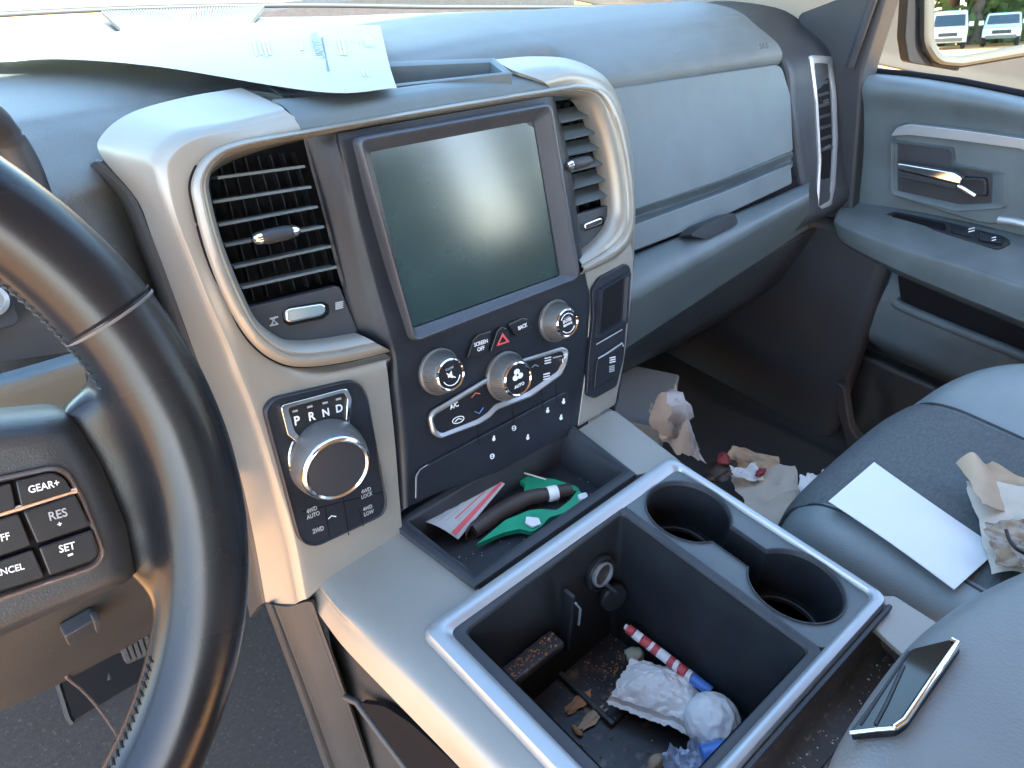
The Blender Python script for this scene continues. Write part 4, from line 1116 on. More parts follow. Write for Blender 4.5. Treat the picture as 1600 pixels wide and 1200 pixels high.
def surf_patch(rws, su, sv):
    r2 = [cr1(r, su) for r in rws]
    c2 = [cr1([r[j] for r in r2], sv) for j in range(len(r2[0]))]
    return [[c[i] for c in c2] for i in range(len(c2[0]))]
top = surf_patch(rows, 6, 6)
bot = [[p - wn_ * .016 for p in r] for r in top]
vs = [p for r in rim_rows for p in r]; fs = grid_faces(rim_rows, True, True)
m_, k_n = len(top), len(top[0]); k0 = len(vs)
vs += [p for r in top for p in r] + [p for r in bot for p in r]
fs += [tuple(x + k0 for x in f) for f in grid_faces(top)]
fs += [tuple(x + k0 + m_ * k_n for x in f[::-1]) for f in grid_faces(top)]
edge = [j for j in range(k_n)] + [i * k_n + k_n - 1 for i in range(1, m_)] + [(m_ - 1) * k_n + j for j in range(k_n - 2, -1, -1)] + [i * k_n for i in range(m_ - 2, 0, -1)]
fs += [(k0 + edge[i], k0 + edge[(i + 1) % len(edge)], k0 + m_ * k_n + edge[(i + 1) % len(edge)], k0 + m_ * k_n + edge[i]) for i in range(len(edge))]
ro_ = ob('rim', sw, M_lea, vs, fs, ang=180)
md = ro_.modifiers.new('Remesh', 'REMESH'); md.mode = 'VOXEL'; md.voxel_size = .0019; md.use_smooth_shade = True
md = ro_.modifiers.new('Smooth', 'SMOOTH'); md.factor = .5; md.iterations = 40
# hub
hb = [(-420, 700), (-200, 668, 60), (0, 649), (96, 640, 20), (122, 650, 14), (165, 722), (206, 820), (221, 900, 14), (205, 915, 10), (100, 958), (0, 1003), (-200, 1090, 60), (-420, 1100)]
def hubring():
    o = VV(fil(hb, 8, 6), 'W'); cen = V(-120, 850, 'W')
    return [o, cen]
o, cen = hubring()
rws = []
for t, h in ((0, -.030), (0, -.012), (.015, -.004), (.05, .001), (.10, .005), (.15, .0078), (.19, .009), (.30, .0085), (.999, .0085)):
    rws.append([p.lerp(cen, t) + wn_ * h for p in o])
ob('hub', sw, M_hub, [v for r in rws for v in r], grid_faces(rws, cu=True) + [tuple(range((len(rws) - 1) * len(o), len(rws) * len(o)))], ang=60)
# button cluster
bo_ = [(-160, 790), (0, 744), (84, 726, 18), (108, 736, 12), (132, 778), (166, 866, 12), (150, 888, 16), (0, 938), (-160, 990)]
bi_ = [(-160, 800), (0, 753), (82, 736, 14), (101, 744, 10), (124, 782), (156, 864, 10), (145, 879, 12), (0, 927), (-160, 978)]
kc = plate('button_cluster', sw, M_pit, bo_, 'W', .0092, .006, .001, 6)
ring('chrome_border', kc, M_pink, VV(fil(bo_, 6), 'W', .009), VV(fil(bi_, 5), 'W', .009), wn_, [(0, -.001), (.08, .0016), (.5, .0028), (.9, .0016), (1, -.001)])
tube('chrome_border', kc, M_pink, VV([(-60, 822), (0, 803), (119, 766)], 'W', .0105), .0013, 8)
for px, words_ in (
  ([(24, 752), (80, 738, 8), (99, 746, 8), (113, 768), (33, 792)], [('GEAR+', (45, 771), (93, 759))]),
  ([(-60, 776), (17, 755), (25, 794), (-60, 822)], []),
  ([(36, 800), (117, 773), (141, 822), (58, 850)], [('RES', (77, 814), (105, 806)), ('+', (90, 824), (97, 822))]),
  ([(60, 856), (143, 828), (155, 862, 8), (146, 876, 8), (77, 900)], [('SET', (93, 864), (118, 857)), ('-', (107, 874), (115, 871))]),
  ([(-60, 830), (29, 803), (49, 852), (-60, 890)], [('OFF', (-12, 850), (16, 842))]),
  ([(-60, 897), (51, 859), (70, 902), (0, 924), (-60, 944)], [('CANCEL', (-20, 905), (38, 889))])):
    bt = plate('wheel_button', kc, M_btn, px, 'W', .0125, .006, .0022, 5)
    bt.modifiers['Bevel'].segments = 4
    for s_, p_, q_ in words_:
        text('lettering', bt, M_wht if s_ != 'RES' else M_gry, s_, p_, q_, 'W', .0127, 1.15 if s_ not in '+-' else 1, .012)

# ================================================================ pedals and driver footwell
pd = thing('brake_pedal', 'wide black rubber brake pedal under the steering wheel', 'pedal', V(170, 1090, 'Y', .80))
PL['P'] = (V(170, 1090, 'Y', .80), Vector((0, -.85, .53)))
plate('pedal_pad', pd, M_pit, [(92, 1062), (180, 1020), (262, 1000), (256, 1105), (205, 1118), (138, 1140), (112, 1125)], 'P', 0, .03, .006, 8)
pring('pedal_border', pd, M_low, [(84, 1064), (182, 1012), (268, 992), (262, 1112), (205, 1126), (134, 1150), (104, 1130)], [(95, 1064), (182, 1023), (262, 1003), (256, 1103), (203, 1114), (139, 1136), (114, 1122)], 'P', [(0, -.01), (.1, .004), (.6, .004), (1, -.002)], 8, 6)
tube('pedal_arm', pd, M_blk, [V(170, 1060, 'Y', .82), V(150, 900, 'Y', .9)], .012, 10)
pa = thing('accelerator_pedal', 'ribbed grey accelerator pedal behind the steering wheel rim', 'pedal', V(215, 1012, 'Y', .74))
PL['Q'] = (V(215, 1012, 'Y', .74), Vector((0, -.85, .53)))
plate('pedal_pad', pa, M_low, [(184, 1002), (262, 968), (270, 1008), (198, 1040)], 'Q', 0, .02, .004, 6)
for i in range(9):
    t = i / 8
    ob('pedal_rib', pa, M_low, bar(V(189 + 72 * t, 1003 - 31 * t, 'Q', .003), V(201 + 66 * t, 1034 - 30 * t, 'Q', .003), XA, PL['Q'][1], .0022, .004), BARF, False)
wpts = cr1([V(103, 1058, 'Y', .52), V(132, 1082, 'Y', .55), V(160, 1115, 'Y', .58), V(183, 1150, 'Y', .62), V(200, 1190, 'Y', .66)], 8)
tagobj(tube('dangling_wire', None, M_pink, wpts, .0013, 8), 'thin tan wire dangling below the knee panel', 'wire')
# ================================================================ passenger door
dr = thing('passenger_door', 'grey passenger door with chrome handle and armrest', 'door', (1.22, .2, -.95))
rows = [VV(r, 'D') for r in (
 [(1350, 111, -.035), (1420, 117, -.035), (1500, 129, -.035), (1600, 149, -.035), (1720, 175, -.035)],
 [(1347, 119, .004), (1420, 127, .004), (1500, 140, .004), (1600, 160, .004), (1720, 190, .004)],
 [(1345, 140, .016), (1420, 147, .018), (1500, 158, .018), (1600, 176, .018), (1720, 205, .018)],
 [(1343, 175, .006), (1420, 182, .006), (1500, 192, .006), (1600, 210, .006), (1720, 240, .006)],
 [(1338, 240, -.004), (1420, 246, -.004), (1500, 255, -.004), (1600, 270, -.004), (1720, 295, -.004)],
 [(1330, 322, -.004), (1420, 340, -.004), (1500, 362, -.004), (1600, 390, -.004), (1720, 430, -.004)])]
rows = [[r[0] + Vector((.035, .012, 0))] + r for r in rows]
patch('door_panel', dr, M_gpl, rows, 6, 6, .004)
zA = -.498
rows = [VV(r, 'D') for r in (
 [(1326, 308, -.012), (1400, 322, -.012), (1500, 342, -.012), (1600, 366, -.012), (1720, 396, -.012)],
 [(1322, 316, .002), (1400, 328, .002), (1500, 348, .002), (1600, 372, .002), (1720, 402, .002)],
 [(1313, 331, .035), (1397, 355, .038), (1500, 382, .038), (1600, 410, .038), (1720, 446, .038)],
 [(1308, 345, .058), (1395, 378, .066), (1500, 410, .068), (1600, 443, .068), (1720, 486, .068)],
 [(1307, 353, .063), (1395, 388, .073), (1500, 421, .075), (1600, 455, .075), (1720, 500, .075)],
 [(1311, 372, .060), (1397, 414, .072), (1500, 456, .074), (1600, 496, .074), (1720, 548, .074)],
 [(1316, 379, .05), (1399, 422, .064), (1500, 465, .066), (1600, 506, .066), (1720, 560, .066)],
 [(1328, 388, .0), (1404, 430, .01), (1500, 472, .01), (1600, 514, .01), (1720, 568, .01)])]
rows = [[r[0].lerp(r[1], -.06) + Vector((.03, 0, 0))] + r for r in rows]
patch('armrest', dr, M_gpl, rows, 6, 6, .004)
rows = [VV(r, 'D') for r in (
 [(1326, 380, -.01), (1402, 418, -.01), (1500, 460, -.01), (1600, 500, -.01), (1720, 550, -.01)],
 [(1320, 440, .012), (1402, 470, .012), (1500, 510, .012), (1600, 552, .012), (1720, 600, .012)],
 [(1316, 485, .014), (1402, 515, .014), (1500, 556, .014), (1600, 600, .014), (1720, 650, .014)],
 [(1318, 505, .006), (1402, 550, .006), (1500, 592, .006), (1600, 635, .006), (1720, 690, .006)],
 [(1330, 515, -.05), (1402, 562, -.05), (1500, 605, -.05), (1600, 650, -.05), (1720, 705, -.05)])]
rows = [[r[0] + Vector((.04, .012, 0))] + r for r in rows]
patch('lower_panel', dr, M_gpl, rows, 6, 6, .004)
plate('door_pocket', dr, M_pit, [(1401, 428), (1500, 465), (1600, 505), (1740, 565), (1740, 610), (1600, 548), (1500, 510), (1407, 472)], 'D', .0165, .01, .003, 8)
tube('pocket_lip', dr, M_gpl, cr1(VV([(1398, 470), (1412, 480), (1500, 517), (1600, 557), (1740, 618)], 'D', .018), 6), .008, 10)
hbz = plate('handle_bezel', dr, M_gpl, [(1391, 240), (1397, 204, 14), (1420, 197), (1600, 221), (1720, 250), (1720, 340), (1590, 350), (1540, 352, 20), (1480, 335), (1393, 306, 12)], 'D', .010, .016, .004, 10)
pring('handle_recess', dr, M_gpl, [(1398, 215), (1494, 227), (1497, 252), (1580, 268), (1580, 322), (1500, 328), (1398, 300)], [(1405, 224), (1488, 234), (1490, 262), (1548, 270), (1546, 314), (1500, 316), (1405, 294)], 'D', [(0, .010), (.15, .014), (.6, .012), (1, .006)], 8, 6)
plate('recess_back', dr, M_dgpl, [(1402, 220), (1492, 230), (1494, 258), (1552, 266), (1550, 318), (1500, 320), (1402, 298)], 'D', .0105, .004, .001, 5)
hd = plate('door_handle', dr, M_chr, [(1402, 255, 3), (1490, 270), (1503, 278), (1500, 288), (1402, 264, 3)], 'D', .030, .012, .003, 4)
plate('handle_grip', hd, M_dgpl, [(1402, 266), (1496, 288), (1492, 296), (1402, 277)], 'D', .026, .014, .003, 3)
plate('handle_pivot', hd, M_blk, [(1500, 277), (1540, 279, 6), (1542, 308, 6), (1515, 304), (1496, 290)], 'D', .018, .012, .003, 4)
tube('chrome_edge', hd, M_chr, VV([(1497, 290), (1508, 296), (1524, 306)], 'D', .021), .0035, 8)
plate('silver_strip', dr, M_sat, [(1391, 213), (1401, 199), (1420, 194), (1500, 203), (1600, 217), (1670, 246), (1670, 270), (1596, 233), (1500, 220), (1420, 211), (1402, 212)], 'D', .0165, .012, .005, 6, seg=4)
tube('silver_strip', dr, M_sat, cr1(VV([(1560, 343), (1600, 350), (1700, 385)], 'D', .012), 5), .006, 10)
swp = plate('switch_panel', dr, M_blk, [(1376, 337), (1396, 329), (1480, 347), (1572, 371), (1581, 379), (1560, 389), (1480, 366)], 'D', 0, .01, .002, 8) if False else None
_p, _q, _r = V(1480, 347, 'D', .004), V(1480, 367, 'D', .024), V(1396, 329, 'D', .003)
_n = (_q - _p).cross(_r - _p).normalized()
if _n.z < 0: _n = -_n
PL['T'] = (_p + _n * .0015, _n)
swp = plate('switch_panel', dr, M_blk, [(1376, 338), (1396, 329), (1480, 346), (1570, 369), (1581, 378), (1560, 389), (1480, 367)], 'T', .002, .008, .0015, 8)
plate('switch_tray', swp, M_pit, [(1392, 338), (1400, 333), (1478, 350), (1478, 361)], 'T', .0028, .002, .0004, 3)
plate('lock_switch', swp, M_fas, [(1484, 352), (1512, 359), (1520, 370), (1486, 362)], 'T', .0045, .004, .001, 3)
plate('window_switch', swp, M_fas, [(1528, 362), (1566, 371), (1566, 380), (1530, 374)], 'T', .0065, .006, .0015, 3)
icon_bars(swp, (1518, 359), 10, 4, 2, M_wht, 'T', .0055)
icon_bars(swp, (1553, 373), 7, 4, 2, M_wht, 'T', .0075)
box('door_shell', dr, M_pil, (1.268, .22, -.62), (.02, .86, .64), .004)
wg = [V(1352, 108, 'X', 1.235), V(1720, 170, 'X', 1.235), V(1720, -320, 'X', 1.235), V(1440, -320, 'X', 1.235)]
prism('window_glass', dr, M_gls, wg, [p + Vector((.004, 0, 0)) for p in wg], 0)
tube('window_seal', dr, M_pit, VV([(1346, 110), (1420, 116), (1500, 127), (1600, 147), (1720, 172)], 'D', -.028), .005, 8)
# lower kick trim and black carpet of the passenger footwell
PL['E'] = (Vector((1.13, .4, -.7)), Vector((-1, 0, 0)))
tagobj(plate('kick_trim', None, M_pil, [(1304, 596), (1318, 604, 6), (1330, 680, 20), (1420, 730), (1420, 760), (1330, 720), (1306, 640)], 'E', 0, .02, .006, 8), 'dark grey kick trim edge at the far footwell wall', 'trim')
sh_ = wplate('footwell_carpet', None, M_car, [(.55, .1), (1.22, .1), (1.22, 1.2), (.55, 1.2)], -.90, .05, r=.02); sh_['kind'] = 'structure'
kb_ = tagobj(box('kick_panel', None, M_pil, (1.19, .72, -.72), (.05, .62, .42), .02), 'black kick panel below the dash by the door', 'panel')

# ================================================================ passenger seat
se = thing('passenger_seat', 'grey vinyl passenger seat with dark cloth centre', 'seat', (.85, -.1, -.95))
def fy(x):
    pts = [(.56, .185), (.60, .218), (.64, .232), (.70, .238), (.85, .240), (.93, .232), (1.0, .205), (1.06, .16), (1.13, .08)]
    for (a0, b0), (a1, b1) in zip(pts, pts[1:]):
        if x <= a1: return b0 + (b1 - b0) * (x - a0) / (a1 - a0)
    return .08
def sz(x):
    pts = [(.574, -.66), (.580, -.60), (.596, -.566), (.622, -.558), (.66, -.562), (.85, -.570), (.92, -.565), (.97, -.545), (1.02, -.535), (1.08, -.54), (1.11, -.57), (1.115, -.66)]
    for (a0, b0), (a1, b1) in zip(pts, pts[1:]):
        if x <= a1: return b0 + (b1 - b0) * (x - a0) / (a1 - a0)
    return -.66
sx_ = [.574, .580, .596, .622, .66, .75, .85, .92, .97, 1.02, 1.08, 1.11, 1.115]
sec = [(.012, -.24), (.016, -.12), (.010, -.05), (-.010, -.016), (-.04, -.003), (-.09, 0), (-.25, 0), (-.45, -.004), (-.75, -.01)]
rows = [[Vector((x, fy(x) + dy, (sz(x) + dz) if dz > -.1 else -.57 + dz)) for x in sx_] for dy, dz in sec]
patch('cushion', se, M_vin, rows, 5, 6, .006)
ix = [.630, .66, .75, .85, .905]
def zi(x, y):
    e_ = .004 if .64 < x < .9 else -.004
    return e_
rows = [[Vector((x, fy(x) + dy + .001 + (.004 if dz < -.1 else .003 if dy > -.02 else 0), ((sz(x) + dz) if dz > -.1 else -.57 + dz) + (.0045 if .635 < x < .90 else -.002))) for x in ix] for dy, dz in sec[1:]]
patch('cloth_insert', se, M_fab, rows, 8, 8, .003)
tube('seat_seam', se, M_dgpl, cr1([Vector((.631, fy(.631) + dy, sz(.631) + dz + .0008)) for dy, dz in sec[2:]], 5), .0014, 6)
box('backrest', se, M_vin, (.85, -.52, -.28), (.52, .16, .66), .05)
tube('seat_seam', se, M_dgpl, cr1([Vector((.904, fy(.904) + dy, sz(.904) + dz + .0008)) for dy, dz in sec[2:]], 5), .0014, 6)
# ================================================================ things on the seat
eq = [V(1365, 724, 'Z', -.560), V(1560, 860, 'Z', -.556), V(1490, 923, 'Z', -.552), V(1294, 785, 'Z', -.551)]
rows = []
for i in range(7):
    r = []
    for j in range(13):
        u, v = j / 12, i / 6
        p = (eq[0] * (1 - u) + eq[1] * u) * (1 - v) + (eq[3] * (1 - u) + eq[2] * u) * v
        r.append(p + Vector((0, 0, .003 * math.sin(u * 3.14) * (v - .3) + .002)))
    rows.append(r)
tagobj(sheet('envelope', None, M_pap, rows, .0009), 'plain white envelope lying on the passenger seat', 'envelope')
tagobj(crumple('paper_bag', None, M_kraft, [V(1492, 724, 'Z', -.542), V(1556, 711, 'Z', -.520), V(1690, 800, 'Z', -.528), V(1528, 800, 'Z', -.536)], 26, 26, .010, 15, 4, .0006, .07, lambda u, v: .010 * math.sin(5 * u + 2 * v)), 'torn brown paper bag flap curled on seat', 'paper bag')
tagobj(crumple('paper_bag', None, M_kraft2, [V(1508, 752, 'Z', -.546), V(1690, 800, 'Z', -.532), V(1690, 915, 'Z', -.54), V(1550, 896, 'Z', -.549)], 26, 26, .010, 16, 9, .0006, .07, lambda u, v: .008 * math.sin(4 * u)), 'pale crumpled paper bag partly over white envelope', 'paper bag')
tagobj(crumple('cellophane', None, mat('smoky_cellophane', (.25, .19, .13), .28, var=.5, vscale=60), [V(1535, 818, 'Z', -.532), V(1680, 805, 'Z', -.520), V(1680, 890, 'Z', -.525), V(1558, 884, 'Z', -.538)], 30, 30, .008, 38, 6, .0005, .10), 'smoky brown crumpled cellophane on top of paper bags', 'cellophane')
tagobj(tube('cable_loop', None, M_blk, cr1([V(1572, 828, 'Z', -.51), V(1578, 845, 'Z', -.51), V(1592, 860, 'Z', -.512), V(1625, 875, 'Z', -.52)], 6), .0016, 8), 'short black cable curving over brown bag', 'cable')

# ================================================================ fold down armrest
ar = thing('middle_seat', 'grey folded middle seat with chrome edged black latch', 'seat', (.48, -.2, -.6))
ax_ = [.288, .293, .305, .345, .42, .47, .53, .60, .68, .72, .726]
def afy(x):
    pts = [(.28, .02), (.305, .043), (.345, .053), (.42, .057), (.47, .054), (.53, .042), (.60, .018), (.68, -.02), (.73, -.06)]
    for (a0, b0), (a1, b1) in zip(pts, pts[1:]):
        if x <= a1: return b0 + (b1 - b0) * (x - a0) / (a1 - a0)
    return -.06
def az(x): return {.288: -.06, .293: -.03, .305: -.008, .72: -.02, .726: -.06}.get(x, 0)
sec = [(-.010, -.105), (-.003, -.06), (.001, -.030), (-.003, -.012), (-.016, -.001), (-.04, .004), (-.12, .009), (-.3, .010), (-.55, .010)]
rows = [[Vector((x, afy(x) + dy, -.450 + dz + (az(x) if dz > -.03 else 0))) for x in ax_] for dy, dz in sec]
patch('pad', ar, M_arm, rows, 5, 6, .006)
PL['A'] = (Vector((.40, .040, -.4485)), Vector((0, .52, .86)).normalized())
la = [(1327, 1144), (1424, 1014, 8), (1490, 998, 6), (1498, 1006), (1412, 1128, 8), (1396, 1138)]
lt = plate('latch', ar, mat('gloss_black', (.004, .005, .007), .06, spec=.28), la, 'A', .0035, .006, .0012, 4)
tube('chrome_edge', lt, M_chr, VV([(1489, 1000), (1497, 1005), (1452, 1068), (1413, 1126), (1397, 1137)], 'A', .0040), .0022, 10)
tube('chrome_edge', lt, M_chr, VV([(1397, 1138), (1370, 1140), (1328, 1145)], 'A', .0028), .0014, 8)
tube('latch_line', lt, M_dgpl, VV([(1345, 1132), (1372, 1090), (1420, 1018)], 'A', .0036), .0009, 6)
tube('latch_line', lt, M_dgpl, VV([(1368, 1132), (1385, 1100), (1412, 1040)], 'A', .0036), .0013, 6)

# ================================================================ trash in the passenger footwell
zf = -.80
tagobj(crumple('plastic_bag', None, M_bag, [V(1012, 640, 'Z', -.74), V(1060, 622, 'Z', -.72), V(1100, 725, 'Z', -.74), V(1040, 700, 'Z', -.76)], 24, 24, .05, 22, 7, .0008, .2, lambda u, v: .05 * math.sin(3.1 * u) * math.sin(3.1 * v)), 'knotted pale plastic bag wedged beside the console', 'plastic bag')
lump('bag_knot', 'bunched top of pale plastic bag beside console', 'plastic bag', V(1047, 646, 'Z', -.70), .030, M_bag, 3.3, (.9, .9, 1.25), .45)
box('carton', None, mat('grey_carton', (.25, .27, .28), .7), V(990, 640, 'Z', -.80), (.16, .12, .07), .004, Matrix.Rotation(.5, 3, 'Z'))
tagobj(bpy.data.objects['carton'], 'small grey carton in shadow behind plastic bag', 'carton')
tagobj(crumple('kraft_scrap', None, M_kraft, [V(1145, 700, 'Z', -.80), V(1218, 714, 'Z', -.78), V(1215, 738, 'Z', -.80), V(1130, 730, 'Z', -.82)], 16, 16, .02, 20, 2, .0008, .12), 'brown kraft scrap standing behind pale sheet', 'paper scrap')
tagobj(crumple('paper_sheet', None, M_kraft2, [V(1140, 742, 'Z', -.79), V(1240, 735, 'Z', -.78), V(1262, 800, 'Z', -.78), V(1190, 840, 'Z', -.79)], 18, 18, .02, 16, 12, .0008, .1), 'large pale paper sheet on the footwell floor', 'paper sheet')
tagobj(crumple('tissue', None, M_nap, [V(1140, 735, 'Z', -.775), V(1180, 728, 'Z', -.77), V(1190, 748, 'Z', -.775), V(1146, 752, 'Z', -.775)], 16, 16, .02, 40, 15, .0008, .2), 'white tissue tucked on pale footwell paper', 'tissue')
tagobj(crumple('tissue', None, M_nap, [V(1250, 752, 'Z', -.76), V(1288, 738, 'Z', -.75), V(1285, 770, 'Z', -.76), V(1250, 790, 'Z', -.76)], 16, 16, .02, 40, 25, .0008, .2), 'white tissue wedged against the passenger seat front', 'tissue')
lump('red_wrapper', 'small red wrapper by brown kraft scrap', 'wrapper', V(1131, 718, 'Z', -.79), .011, M_red2, 6.1, (1, 1, .8), .5)
lump('red_wrapper', 'flat red wrapper on the pale paper sheet', 'wrapper', V(1188, 738, 'Z', -.77), .008, M_red2, 7.1, (1.4, .7, .5), .5)
lump('brown_leaf', 'dark brown scrap beside small red wrapper', 'scrap', V(1125, 735, 'Z', -.80), .022, M_brn, 4.1, (1.2, .8, .4), .5)

# ================================================================ printed sheet on the dash
zp = -.176
P0 = [V(-60, 60, 'Z', -.188), V(0, 70, 'Z', -.187), V(100, 58, 'Z', -.186), V(300, 40, 'Z', -.183), V(450, 36, 'Z', -.181), V(594, 40, 'Z', -.178)]
P1 = [V(-60, 80, 'Z', -.183), V(0, 84, 'Z', -.181), V(100, 80, 'Z', -.179), V(300, 75, 'Z', -.174), V(460, 78, 'Z', -.170), V(606, 92, 'Z', -.170)]
P2 = [V(-60, 96, 'Z', -.180), V(0, 96, 'Z', -.177), V(100, 92, 'Z', -.172), V(250, 104, 'Z', -.165), V(400, 131, 'Z', -.164), V(500, 146, 'Z', -.172)]
P2b = V(545, 147, 'Z', -.177); P2c = V(620, 137, 'Z', -.178)
Pm = [V(-60, 88, 'Z', -.181), V(0, 90, 'Z', -.179), V(100, 87, 'Z', -.175), V(290, 94, 'Z', -.167), V(455, 118, 'Z', -.166), V(614, 120, 'Z', -.174)]
P3 = [P2[0], P2[1], P2[2], P2[3], V(420, 134, 'Z', -.166), P2c]
P3[4] = V(500, 143, 'Z', -.171)
gr_ = []
for r in (P0, P1, Pm, P3): gr_.append(cr1(r, 8))
cols = [cr1([r[j] for r in gr_], 8) for j in range(len(gr_[0]))]
g_ = [[c[i] for c in cols] for i in range(len(cols[0]))]
ps = tagobj(sheet('printed_sheet', None, M_ppr, g_, .0004), 'large white printed notice lying across the dash top', 'paper sheet')
def surf(px, py):
    best = min((p for r in g_ for p in r), key=lambda p: (lambda c: (800 + F * c.x / -c.z - px) ** 2 + (600 - F * c.y / -c.z - py) ** 2)(R.transposed() @ p))
    return best.z
def pline(name, a, b, w, m, dz=.0014):
    A = V(a[0], a[1], 'Z', surf(*a) + dz); B = V(b[0], b[1], 'Z', surf(*b) + dz)
    t = (B - A).normalized(); n = Vector((0, 0, 1)); u = t.cross(n).normalized()
    ob(name, ps, m, bar(A, B, u, n, w, .00015), BARF, False)
M_ink = mat('grey_ink', (.12, .14, .16), .8)
M_ink2 = mat('pale_ink', (.5, .53, .55), .8)
pline('printed_rule', (503, 58), (513, 110), .0008, M_ink)
pline('printed_rule', (556, 62), (568, 118), .0006, M_ink2)
pline('printed_rule', (562, 62), (575, 118), .0006, M_ink2)
for x in (396, 403, 410, 417): pline('printed_line', (x, 64), (x + 5 + (x % 3), 88 - (x % 5)), .0009, M_ink2)
for x in (528, 534): pline('printed_line', (x, 60), (x + 6, 86), .0011, M_ink2)
pline('printed_line', (470, 66), (472, 78), .001, M_ink2)
PL['N'] = (V(490, 75, 'Z', surf(490, 75) + .0022), Vector((0, 0, 1)))
text('lettering', ps, mat('mid_ink', (.28, .31, .33), .8), 'WARRANTY', (484, 51), (496, 95), 'N', 0, .55, .03)
text('lettering', ps, M_ink2, 'AS IS', (568, 56), (573, 70), 'N', 0, .6, .03)

# ================================================================ outside: mirror, vehicles, trees
mi = thing('side_mirror', 'large passenger side mirror with pale housing outside the window', 'mirror', V(1500, 110, 'Y', .80))
mc = V(1478, 55, 'Y', .78)
din = mc.normalized()
rd = Vector((.34, -.94, -.0105)).normalized()
mn = (rd - din).normalized()
PL['M'] = (mc, mn)
mo = [(1452, -60), (1451, 60, 14), (1466, 92, 16), (1500, 94), (1600, 76), (1700, 40), (1700, -60)]
mi_ = [(1460, -60), (1459, 62, 10), (1470, 85, 12), (1500, 87), (1600, 69), (1690, 36), (1690, -60)]
plate('mirror_glass', mi, M_mir, mo, 'M', 0, .004, 0, 5)
pring('mirror_frame', mi, mat('mirror_frame_grey', (.022, .021, .019), .5), [(1443, -70), (1442, 70, 14), (1462, 100, 16), (1500, 103), (1600, 86), (1710, 50), (1710, -70)], mi_, 'M', [(0, -.05), (0, .004), (.3, .009), (.8, .007), (1, .001)], 6, 6)
plate('mirror_housing', mi, M_pit, [(1440, -66), (1439, 68), (1460, 103), (1500, 107), (1600, 90), (1710, 52), (1710, -66)], 'M', -.006, .07, .01, 6)
plate('mirror_arm', mi, M_pit, [(1424, -80), (1440, -80), (1440, 80), (1500, 100), (1500, 112), (1420, 98), (1414, 60)], 'M', -.015, .03, .006, 6)
def refl(px, py, dist):
    p = V(px, py, 'M'); d = p.normalized()
    r = d - mn * 2 * d.dot(mn)
    return p + r * dist, r
def vehicle(name, label, cat, px, dist, kind):
    c, r = refl(px, 60, dist)
    fwd = Vector((-r.x, -r.y, 0)).normalized(); side = Vector((fwd.y, -fwd.x, 0))
    base = Vector((c.x, c.y, -1.745))
    t = thing(name, label, cat, base)
    def L(x, y, z): return base + fwd * x + side * y + Vector((0, 0, z))
    w = 1.0
    if kind == 'van':
        pr = [(0, .35), (.02, .95), (-.9, 1.15), (-1.55, 1.95), (-1.9, 2.1), (-5.2, 2.1), (-5.3, .4)]
    else:
        pr = [(0, .5), (.02, 1.0), (-1.5, 1.15), (-2.2, 1.78), (-2.5, 1.85), (-3.9, 1.8), (-4.1, 1.2), (-5.8, 1.15), (-5.8, .55)]
    vs = [L(x, s * (w - .12 * (z > 1.3)), z) for s in (-1, 1) for x, z in pr]
    n = len(pr)
    prism('body', t, M_wcar, vs[:n], vs[n:], .09, seg=4)
    a, b = pr[2], pr[3]
    def ws(u, y, o): return L(a[0] + (b[0] - a[0]) * u + o, y * (.86 - .08 * u), a[1] + (b[1] - a[1]) * u + o * .8)
    f_ = [ws(.1, -1, .03), ws(.1, 1, .03), ws(.88, 1, .03), ws(.88, -1, .03)]
    prism('windshield', t, M_cgl, f_, [p - fwd * .05 for p in f_], .01)
    f_ = [L(.05, -.8, .42), L(.05, .8, .42), L(.05, .8, .62), L(.05, -.8, .62)]
    prism('bumper', t, M_knob, f_, [p - fwd * .1 for p in f_], .02)
    f_ = [L(.05, -.5, .70), L(.05, .5, .70), L(.05, .5, .9), L(.05, -.5, .9)]
    prism('grille', t, M_pil, f_, [p - fwd * .1 for p in f_], .02)
    for s in (-1, 1):
        f_ = [L(.04, s * .92, .72), L(.04, s * .6, .72), L(.04, s * .6, .9), L(.04, s * .92, .9)]
        prism('headlight', t, M_sat, f_, [p - fwd * .1 for p in f_], .02)
        f_ = [L(-1.1, s * 1.02, 1.2), L(-1.1, s * 1.28, 1.2), L(-1.1, s * 1.28, 1.45), L(-1.1, s * 1.02, 1.45)]
        prism('wing_mirror', t, M_wcar, f_, [p - fwd * .12 for p in f_], .03)
        sg = [L(-1.9, s * (w - .085), 1.2), L(-3.6, s * (w - .085), 1.2), L(-3.4, s * (w - .105), 1.68), L(-2.35, s * (w - .105), 1.68)]
        prism('side_window', t, M_cgl, sg, [p + side * s * .02 for p in sg], 0)
        for x in (-.95, -4.4):
            wl = lathe('wheel', t, M_tire, L(x, s * .80, .36), side * s, [(.36, -.02), (.36, .18), (.28, .21), (.0001, .19)], 24)
            lathe('rim', wl, M_sat, L(x, s * .80, .36), side * s, [(.22, .19), (.21, .225), (.0001, .225)], 18)
    return t
vehicle('parked_van', 'white van parked beneath trees reflected in the mirror', 'van', 1480, 54, 'van')
vehicle('parked_truck', 'white pickup truck reflected in the mirror beside a van', 'pickup truck', 1563, 56, 'truck')
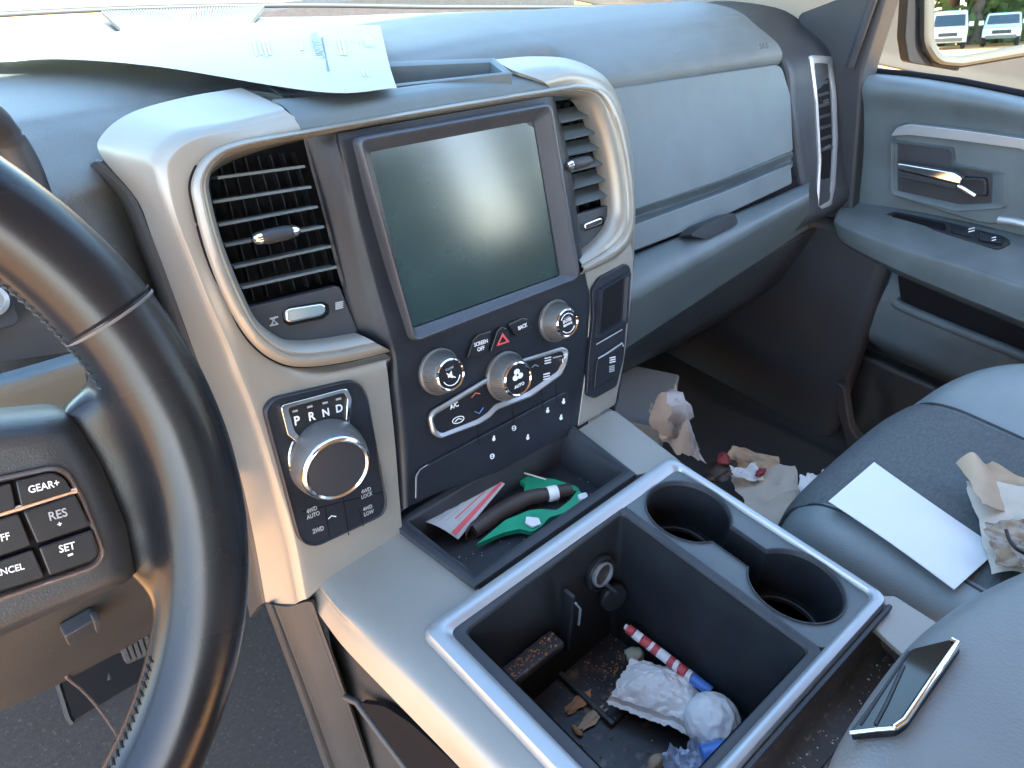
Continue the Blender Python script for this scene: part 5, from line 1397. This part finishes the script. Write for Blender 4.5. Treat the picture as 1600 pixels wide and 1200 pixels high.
def tree(label, base, h, seed, group, n=2600, rad=None):
    rnd = random.Random(seed)
    t = thing('tree', label, 'tree', base, group)
    rad = rad or h * .36
    tube('trunk', t, M_bark, [base, base + Vector((.1, 0, h * .25)), base + Vector((-.1, .1, h * .6))], [h * .035, h * .028, h * .012], 10)
    for i in range(5):
        a_ = i * 1.26 + seed; p0 = base + Vector((0, 0, h * (.22 + .05 * i)))
        tube('limb', t, M_bark, [p0, p0 + Vector((math.cos(a_) * rad * .4, math.sin(a_) * rad * .4, h * .15)), p0 + Vector((math.cos(a_) * rad * .8, math.sin(a_) * rad * .8, h * .25))], [h * .016, h * .01, h * .004], 8)
    cl_ = [(base + Vector((rnd.gauss(0, rad * .5), rnd.gauss(0, rad * .5), h * rnd.uniform(.06, .98))), rad * rnd.uniform(.25, .5)) for _ in range(18)]
    v_ = []; f_ = []
    for i in range(n):
        c, r = rnd.choice(cl_)
        d = Vector((rnd.gauss(0, 1), rnd.gauss(0, 1), rnd.gauss(0, .8))).normalized() * r * rnd.random() ** .4
        p = c + d; s = rnd.uniform(.16, .4) * h / 8
        u = Vector((rnd.uniform(-1, 1), rnd.uniform(-1, 1), rnd.uniform(-1, 1))).normalized(); w = u.orthogonal().normalized()
        k0 = len(v_); v_ += [p - u * s, p + w * s * .6, p + u * s, p - w * s * .6]; f_.append((k0, k0 + 1, k0 + 2, k0 + 3))
    ob('crown', t, M_leaf, v_, f_, False)
gp_ = 'trees behind the parked vehicles'
k = 0
for px, dist, h in ((1430, 66, 13), (1480, 74, 17), (1520, 64, 12), (1552, 76, 18), (1590, 68, 14), (1640, 72, 17), (1680, 70, 16)):
    c, r = refl(px, 60, dist); k += 1
    tree('green leafy tree in the row reflected in the mirror', Vector((c.x, c.y, -1.75)), h, k, gp_)
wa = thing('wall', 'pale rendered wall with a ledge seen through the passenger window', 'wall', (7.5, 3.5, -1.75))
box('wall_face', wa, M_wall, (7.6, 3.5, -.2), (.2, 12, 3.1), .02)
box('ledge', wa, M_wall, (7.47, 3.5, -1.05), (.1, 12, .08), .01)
# objects whose stripes are seen: remove helper leftovers
for o in list(bpy.data.objects):
    if o.type == 'MESH' and o.parent is None and 'label' not in o.keys() and 'kind' not in o.keys():
        print('UNTAGGED', o.name)
